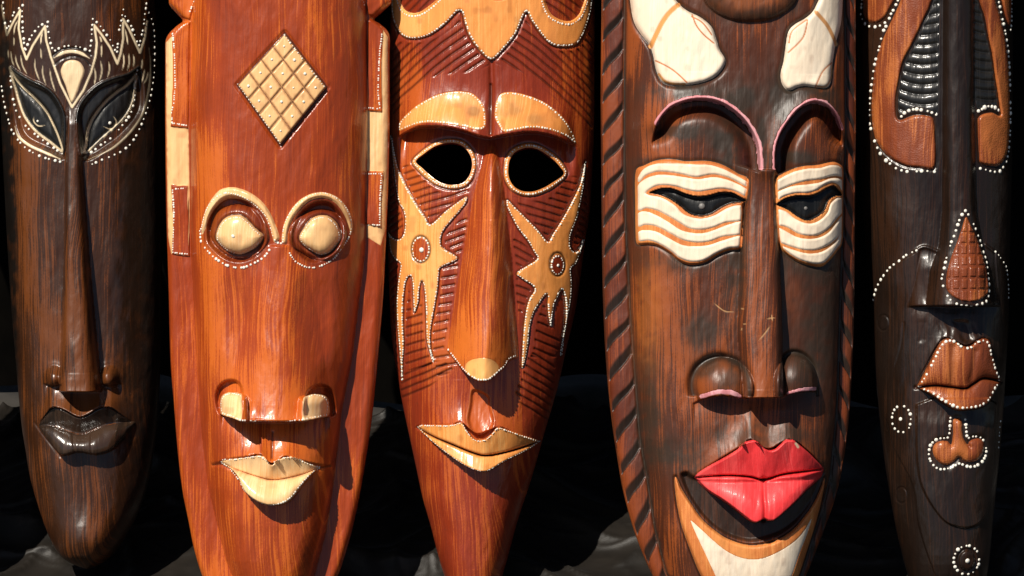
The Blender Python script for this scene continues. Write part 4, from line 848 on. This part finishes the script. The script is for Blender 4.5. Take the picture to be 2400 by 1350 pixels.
# =====================================================================  MASK 5: black brown
def mask5():
    left = [(2120, -560), (2060, -450), (2025, -300), (2015, -120), (2015, 0), (2015, 100), (2019, 200), (2025, 400), (2030, 500), (2038, 600), (2047, 700), (2052, 800), (2060, 900), (2070, 1000), (2084, 1111), (2104, 1228), (2118, 1290), (2133, 1347), (2155, 1395), (2190, 1432), (2212, 1440)]
    right = [(2270, -560), (2330, -450), (2366, -300), (2376, -120), (2378, 0), (2379, 200), (2377, 400), (2374, 520), (2371, 650), (2369, 760), (2364, 850), (2358, 950), (2350, 1050), (2340, 1150), (2330, 1250), (2319, 1347), (2300, 1395), (2265, 1432), (2230, 1440)]
    def prof(u, y, x, l, r):
        return 112*(1-np.abs(u)**2.5)**.64*sm(y, [-560, -300, 900, 1300, 1440], [.3, 1, 1, .8, .15])
    m = Mask('nearly black mask with leathery brown inlays outlined in large white dots, at the right end', M_W5, left, right, prof, 0, seed=14.0)
    z = zr(2000, 0, 3.0675); e = zr(2000, 460, 4.22); t = zr(2000, 760, 4.5); b = zr(2000, 1000, 3.8575)
    JL = R(z((370, -150), (330, 30), (260, 190), (200, 330), (160, 480), (145, 620), (135, 780), (140, 900), (160, 1010), (210, 1100), (280, 1170), (370, 1215), (460, 1225), (570, 1222), (574, 1000), (565, 900), (540, 862), (430, 850), (330, 885), (303, 860), (298, 740), (320, 600), (350, 470), (400, 370), (440, 290), (490, 180), (540, 70), (590, -150)))
    JR = R(z((870, -150), (890, 30), (930, 140), (955, 270), (985, 400), (1010, 560), (1040, 740), (1050, 850), (980, 830), (888, 860), (880, 950), (888, 1120), (900, 1192), (990, 1212), (1050, 1200), (1105, 1120), (1125, 1000), (1132, 800), (1120, 500), (1095, 300), (1055, 150), (1005, 0), (980, -150)))
    LL = R(z((95, -120), (80, 60), (85, 130), (110, 170), (160, 188), (220, 150), (260, 80), (300, 0), (320, -120))); LR = R(z((1050, -120), (1062, 20), (1090, 130), (1122, 200), (1138, 190), (1145, 100), (1145, -120)))
    for r in (JL, JR, LL, LR): m.rise(r, 6, 4); m.groove(r.poly, 4, 3, closed=True)
    ribL = R(z((570, -150), (605, 0), (600, 300), (590, 840), (530, 815), (430, 785), (330, 835), (312, 760), (330, 600), (365, 470), (420, 370), (480, 230), (550, 80))); ribR = R(z((850, -150), (838, 100), (850, 500), (872, 800), (960, 765), (1035, 790), (1000, 560), (970, 400), (940, 270), (915, 140), (880, 30)))
    def ribs(reg, cx, sp0):
        def f(x, y, H):
            yy_ = y+.0045*(x-cx)**2; v = yy_/sp0; ph = v-np.floor(v)
            return H+(-5+5*np.abs(np.sin(ph*math.pi))**.6)*sst(reg(x, y)/4)
        m.op(reg.box, f); 
    ribs(ribL, 2160, 23); ribs(ribR, 2312, 22)
    # long ridge and nose
    m.nose([(-560, 2205, 2278, 20, 2242), (0, 2205, 2278, 26, 2242), (300, 2203, 2278, 28, 2242), (500, 2203, 2284, 34, 2242), (580, 2196, 2300, 42, 2243), (640, 2174, 2318, 48, 2243), (722, 2164, 2328, 50, 2244)], k=2.6, e=.8, endb=3, top=4)
    m.nose([(588, 2150, 2340, 8, 2240), (610, 2146, 2334, 14, 2240), (660, 2136, 2338, 13, 2240), (722, 2126, 2344, 14, 2240)], k=4, e=.8, endb=3, top=50)
    m.groove(spl(e((600, 560), (680, 520), (800, 560)), False), 4, -5); m.groove(spl(e((1290, 500), (1370, 560)), False), 4, -4)
    cheekL = R(e((195, 1150), (220, 990), (300, 800), (440, 660), (610, 560), (640, 560), (620, 700), (560, 1000), (530, 1110), (520, 1250), (200, 1300)))
    cheekR = R(e((1390, 560), (1475, 650), (1525, 740), (1550, 900), (1550, 1100), (1450, 1080), (1400, 800)))
    for ck in (cheekL, cheekR): m.op(ck.box, lambda x, y, H, ck=ck: H+5*sst(ck(x, y)/4)*sst((720-y)/60), 1)
    m.shelf(e((500, 1110), (700, 1100), (850, 1102), (1000, 1108), (1200, 1100), (1460, 1050)), 6, 20, 6, 26, fade=30)
    for ln in (t((880, 0), (930, 90), (920, 170)), t((960, 0), (1000, 60), (985, 150)), t((1150, 0), (1200, 80), (1240, 190)), t((1240, 20), (1290, 120)), t((680, 0), (690, 180)), t((730, 0), (720, 160))):
        m.groove(spl(ln, False), 6, 2.2)
    phi = R(t((1010, -40), (1050, 60), (1090, 170), (1160, 225), (1240, 190), (1230, 80), (1200, -40))); m.rise(phi, -6, 12)
    # lips
    LP = R(t((645, 672), (700, 560), (780, 400), (850, 260), (900, 185), (960, 158), (1030, 172), (1100, 222), (1160, 242), (1220, 227), (1280, 182), (1350, 157), (1420, 192), (1460, 340), (1510, 490), (1562, 612), (1500, 700), (1440, 800), (1360, 870), (1250, 902), (1120, 912), (1030, 900), (900, 830), (780, 750)))
    mo = spl(t((640, 675), (830, 652), (1000, 668), (1150, 682), (1230, 642), (1320, 585), (1400, 582), (1562, 615)), False)
    xm, ym = mo[:, 0], mo[:, 1]
    top = spl(t((645, 672), (700, 560), (780, 400), (850, 260), (900, 185), (960, 158), (1030, 172), (1100, 222), (1160, 242), (1220, 227), (1280, 182), (1350, 157), (1420, 192), (1460, 340), (1510, 490), (1562, 612)), False)
    bot = spl(t((645, 674), (780, 750), (900, 830), (1030, 900), (1120, 912), (1250, 902), (1360, 870), (1440, 800), (1500, 700), (1562, 614)), False)
    up = R(np.concatenate([top, mo[::-1]]), False); lo = R(np.concatenate([mo, bot[::-1]]), False)
    fall = lambda x: np.clip(1-np.abs((x-2245)/104)**2.4, 0, 1)
    m.shelf(t((600, 690), (720, 480), (850, 240), (960, 150), (1160, 232), (1350, 150), (1440, 280), (1600, 640)), [0, 4, 8, 11, 11, 9, 5, 0], 22, 0, 8, fade=26, pw=1.3)
    m.loft(up, top, mo, lambda q, x: 14+14*fall(x)+8*np.sin(q*3.1)-8*q, edge=3)
    m.loft(lo, mo, bot, lambda q, x: 16+(6+20*np.sin(q*2.0))*fall(x), edge=4)
    m.groove(mo, 4, 6, ink=(.05, .014, .006), inkw=3)
    for ln in (t((1015, 250), (1005, 640)), t((1250, 300), (1200, 620))): m.groove(spl(ln, False), 8, 5, ink=(.08, .02, .008), inkw=7, cover=.4)
    # lower ornaments
    mus = R(b((882, -60), (880, 60), (862, 165), (830, 132), (760, 130), (710, 165), (698, 220), (720, 280), (770, 330), (830, 346), (890, 312), (935, 275), (990, 312), (1060, 320), (1130, 282), (1166, 210), (1163, 140), (1120, 110), (1060, 115), (1020, 145), (1028, 185), (980, 120), (965, 50), (955, -60)))
    m.groove(mus.poly, 9, 5, closed=True); m.rise(mus, 6, 4)
    U = spl(b((548, -200), (550, 200), (575, 450), (620, 590), (700, 730), (800, 850), (900, 900), (1030, 915), (1150, 862), (1220, 745), (1262, 560), (1288, 300), (1300, -200)), False)
    UR = R(np.concatenate([U, b((1200, -260), (700, -260))]), False); m.rise(UR, 7, 4)
    S1 = spl(A([(2115, 760), (2108, 820), (2085, 905), (2078, 960), (2082, 1010)]), False)
    S2 = spl(b((300, -60), (330, 90), (365, 200), (430, 330), (500, 470), (540, 600), (570, 850), (640, 1100), (730, 1340)), False)
    def side(x, y, H):
        xe = np.interp(y, S2[:, 1], S2[:, 0]); return H+5*sst((x-xe)/3)*sst((y-960)/40)
    m.op((2060, 2330, 960, 1440), side); m.groove(S1, 2.5, 2)
    for c in (ell(2072, 760, 12, 18), ell(2114, 1162, 12, 19)): m.groove(c, 2.2, 3, closed=True)
    disc = R(ell(2263, 1312, 20, 24), False); m.rise(disc, 6, 4); m.groove(ell(2263, 1312, 22, 26), 3, 3, closed=True)
    tear = R(e((1075, 232), (1120, 300), (1190, 440), (1250, 600), (1290, 780), (1310, 900), (1290, 980), (1200, 1040), (1100, 1055), (1000, 1040), (920, 990), (875, 920), (880, 780), (920, 640), (980, 490), (1030, 350)))
    m.rise(tear, 3, 3)
    P = lambda n, r, mt=M_I5, **k: m.part(n, r, mt, **k)
    P('cheek_scroll', JL); P('cheek_scroll', JR); P('top_loop', LL); P('top_loop', LR)
    P('ribbed_band', ribL, M_BLK, proud=.4); P('ribbed_band', ribR, M_BLK, proud=.4)
    P('nose', R(A([(2206, 470), (2280, 470), (2284, 540), (2300, 592), (2326, 600), (2335, 650), (2342, 709), (2270, 719), (2200, 721), (2128, 721), (2138, 650), (2148, 604), (2190, 596), (2202, 540)])), M_W5, proud=.25); no = m.parts[-1]['obj']
    P('teardrop_panel', tear, parent=no); 
    xsv = [[850, 925, 1010, 1090, 1180, 1270, 1340]]; ysv = [200, 385, 490, 600, 710, 825, 940, 1090]
    for i in range(6):
        for j in range(7):
            x0, x1 = xsv[0][i:i+2]; y0, y1 = ysv[j:j+2]; sk = 18*(i-2.5)/6
            q = e((x0+8, y0+8-sk), (x1-8, y0+8-sk), (x1-8, y1-8-sk), (x0+8, y1-8-sk)); cell = R(q, False)
            rg = both(tear, cell)
            xx, yy2 = np.meshgrid(np.linspace(rg.box[0], rg.box[1], 12), np.linspace(rg.box[2], rg.box[3], 12))
            sv = rg(xx.ravel(), yy2.ravel())
            if (sv > 0).sum() < 18: continue
            m.rise(rg, 2.5, 3); P('tile', rg, parent=no, proud=1.2, g=1.6)
    m.paint(tear, (.08, .018, .007), 1.5, .0)
    m.part('upper_lip', up, M_I5, allp=True); m.part('lower_lip', lo, M_I5, allp=True)
    P('chin_ornament', mus)
    P('chin_disc', disc, M_W5, proud=.4)
    # white dots, each its own part
    D = lambda ls, r=3.4, p=13.5, **k: m.dots(ls, r, p, single=True, **k)
    D([z((70, 10), (67, 60), (62, 120), (85, 182), (120, 212), (175, 215), (215, 195), (245, 172), (262, 130), (285, 90), (305, 45), (335, 5))], p=12)
    D([z((228, 218), (205, 265), (183, 370), (154, 485), (136, 600), (125, 700), (120, 810), (122, 910), (150, 1022), (195, 1130), (250, 1190), (310, 1235), (390, 1255), (500, 1250), (568, 1255))], p=15.5, r=3.7)
    D([z((333, 862), (370, 827), (430, 810), (490, 818), (540, 832), (580, 850))], p=10.5, r=4)
    D([z((1030, 0), (1052, 80), (1070, 160), (1095, 260), (1116, 380), (1128, 520), (1136, 700), (1138, 880), (1132, 1000), (1122, 1100), (1100, 1180), (1050, 1248), (990, 1252), (935, 1237), (895, 1230))], p=13)
    D([z((1150, 10), (1150, 150), (1138, 232))], p=11, r=2.6); D([z((885, 823), (930, 797), (965, 787), (1010, 795), (1038, 815))], p=9.5, r=4)
    D([e((1070, 168), (1120, 235), (1170, 325), (1225, 450), (1262, 560), (1292, 660), (1305, 790), (1315, 930), (1300, 1025), (1265, 1062), (1160, 1092), (1060, 1092), (985, 1080), (910, 1035), (862, 950), (833, 850), (850, 760), (880, 640), (918, 520), (960, 408), (1000, 300), (1030, 220))], closed=True, p=13, r=3.6)
    D([e((610, 555), (515, 597), (440, 660), (360, 720), (300, 800), (245, 900), (220, 990), (202, 1090))], p=12); D([e((1395, 565), (1475, 655), (1520, 720), (1536, 820), (1548, 920), (1550, 1020))], p=11, r=2.6)
    c = LP.poly.mean(0); d_ = LP.poly-c; q = c+d_*.925; D([q], closed=True, smooth=False, p=10.8, r=3.4)
    D([ell(2111, 984, 21, 31)], closed=True, p=11.5, r=3.0); D([[(2109, 984), (2109.1, 984)]], r=3.6, p=50)
    D([ell(2263, 1312, 31, 34)], closed=True, p=10.5, r=3.4); D([[(2264, 1313), (2264.1, 1313)]], r=5, p=50)
    D([A([(2222, 980), (2221, 1000), (2219, 1020), (2217, 1026), (2200, 1028), (2185, 1033), (2176, 1045), (2172, 1062), (2177, 1082), (2190, 1096), (2208, 1099), (2228, 1093), (2243, 1086), (2262, 1093), (2283, 1092), (2300, 1080), (2308, 1062), (2305, 1040), (2292, 1026), (2275, 1024), (2262, 1027), (2259, 1010), (2256, 984)])], p=9.6, r=3.4)
    D([[(2347, 990), (2344, 1020), (2343, 1052)]], p=12, r=2.2)
    m.finish()
# ===================================================================== cloth and ground
def fabric(name, c, rough, sheen, spec, bump=.3, ws=1500):
    m, t, b = nodes(name); N = t.nodes.new; K = t.links.new
    tc = N('ShaderNodeTexCoord'); n = N('ShaderNodeTexNoise'); n.inputs['Scale'].default_value = 30; n.inputs['Detail'].default_value = 6; K(tc.outputs['Object'], n.inputs['Vector'])
    r = N('ShaderNodeValToRGB'); r.color_ramp.elements[0].color = (*[v*.6 for v in c], 1); r.color_ramp.elements[1].color = (*[v*1.4 for v in c], 1); r.color_ramp.elements[0].position = .3; r.color_ramp.elements[1].position = .7
    K(n.outputs[0], r.inputs[0]); K(r.outputs[0], b.inputs['Base Color'])
    w1 = N('ShaderNodeTexNoise'); w1.inputs['Scale'].default_value = ws; w1.inputs['Detail'].default_value = 2; K(tc.outputs['Object'], w1.inputs['Vector'])
    n2 = N('ShaderNodeTexNoise'); n2.inputs['Scale'].default_value = 60; n2.inputs['Detail'].default_value = 5; K(tc.outputs['Object'], n2.inputs['Vector'])
    ad = N('ShaderNodeMath'); ad.operation = 'MULTIPLY_ADD'; ad.inputs[1].default_value = 2; K(n2.outputs[0], ad.inputs[0]); K(w1.outputs[0], ad.inputs[2])
    bp = N('ShaderNodeBump'); bp.inputs['Strength'].default_value = bump; bp.inputs['Distance'].default_value = .0006; K(ad.outputs[0], bp.inputs['Height']); K(bp.outputs[0], b.inputs['Normal'])
    b.inputs['Roughness'].default_value = rough; b.inputs['Specular IOR Level'].default_value = spec
    b.inputs['Sheen Weight'].default_value = sheen; b.inputs['Sheen Roughness'].default_value = .4
    return m
def setting():
    me = mk_mesh('ground', [(-40, -40, -.03), (40, -40, -.03), (40, 40, -.03), (-40, 40, -.03)], A([[0, 1, 2, 3]]), fabric('dark_ground', (.03, .027, .024), .9, 0, .2), smooth=False)
    new('ground', me, kind='structure')
    # satin cloth lying in folds, climbing a little at the back
    xs = np.linspace(-1.3, 1.3, 620); ys = np.concatenate([np.linspace(-.9, -.25, 40)[:-1], np.linspace(-.25, .18, 260)])
    X, Y = np.meshgrid(xs, ys); wx = X+.05*np.sin(Y*9+1)+.02*np.sin(Y*31+X*11); wy = Y+.06*np.sin(X*7+.5)+.025*np.sin(X*23+Y*8)
    def fold(ph, p=3): return (1-np.abs(np.sin(ph)))**p
    def rid(sx, sy, rot, seed, pw=3):
        c, s_ = math.cos(rot), math.sin(rot); return (1-np.abs(vn((wx*c+wy*s_)*sx, (wy*c-wx*s_)*sy, seed)))**pw
    Z = .024*rid(2.5, 7, .5, 1, 2)+.018*rid(3.5, 10, -.6, 2, 2)+.007*rid(7, 22, .9, 3, 4)+.005*rid(8, 26, -.2, 4, 5)+.0015*rid(18, 60, .4, 5, 4)+.001*rid(20, 70, -.9, 6, 4)-.018
    Z = Z*np.interp(Y, [-.9, -.2, .1, .18], [1, 1, 1.2, 1.6])-.012
    V = np.stack([X.ravel(), Y.ravel(), Z.ravel()], 1); m_, n_ = X.shape; I = np.arange(m_*n_).reshape(m_, n_)
    Q = np.stack([I[:-1, :-1], I[:-1, 1:], I[1:, 1:], I[1:, :-1]], -1).reshape(-1, 4)
    me = mk_mesh('black_cloth', V, Q, fabric('black_satin', (.0115, .0092, .0072), .46, .06, .26))
    new('black_cloth', me, label='crumpled shiny black cloth spread on the ground beneath the five masks', category='cloth')
    xs = np.linspace(-1.6, 1.6, 320); zs = np.linspace(-.02, 2.2, 60); X, Zz = np.meshgrid(xs, zs)
    Yb = .225+.03*np.sin(X*11+.6*np.sin(Zz*3))+.012*np.sin(X*29+Zz)+.25*0
    V = np.stack([X.ravel(), Yb.ravel(), Zz.ravel()], 1); m_, n_ = X.shape; I = np.arange(m_*n_).reshape(m_, n_)
    Q = np.stack([I[:-1, :-1], I[:-1, 1:], I[1:, 1:], I[1:, :-1]], -1).reshape(-1, 4)
    me = mk_mesh('backdrop_cloth', V, Q, fabric('black_velvet', (.0030, .0024, .0018), .95, 0, .05, .1))
    new('backdrop_cloth', me, label='matte black cloth hanging upright behind the row of masks', category='backdrop')
setting()
import sys, time
for f in (mask1, mask2, mask3, mask4, mask5):
    t_ = time.time(); f(); print(f.__name__, round(time.time()-t_, 1), 's')

# unseen twin of the leftmost mask, added off frame to shade its left side
src = [o for o in scene.objects if o.name == 'carved_mask'][0]
twin = src.copy(); col.objects.link(twin); twin.location.x -= 392*S
twin['label'] = 'added twin of the dark brown zigzag mask, unseen outside the frame at far left, for its shade'
def copy_kids(a, b):
    for ch in list(a.children):
        c = ch.copy(); col.objects.link(c); c.parent = b; copy_kids(ch, c)
copy_kids(src, twin)
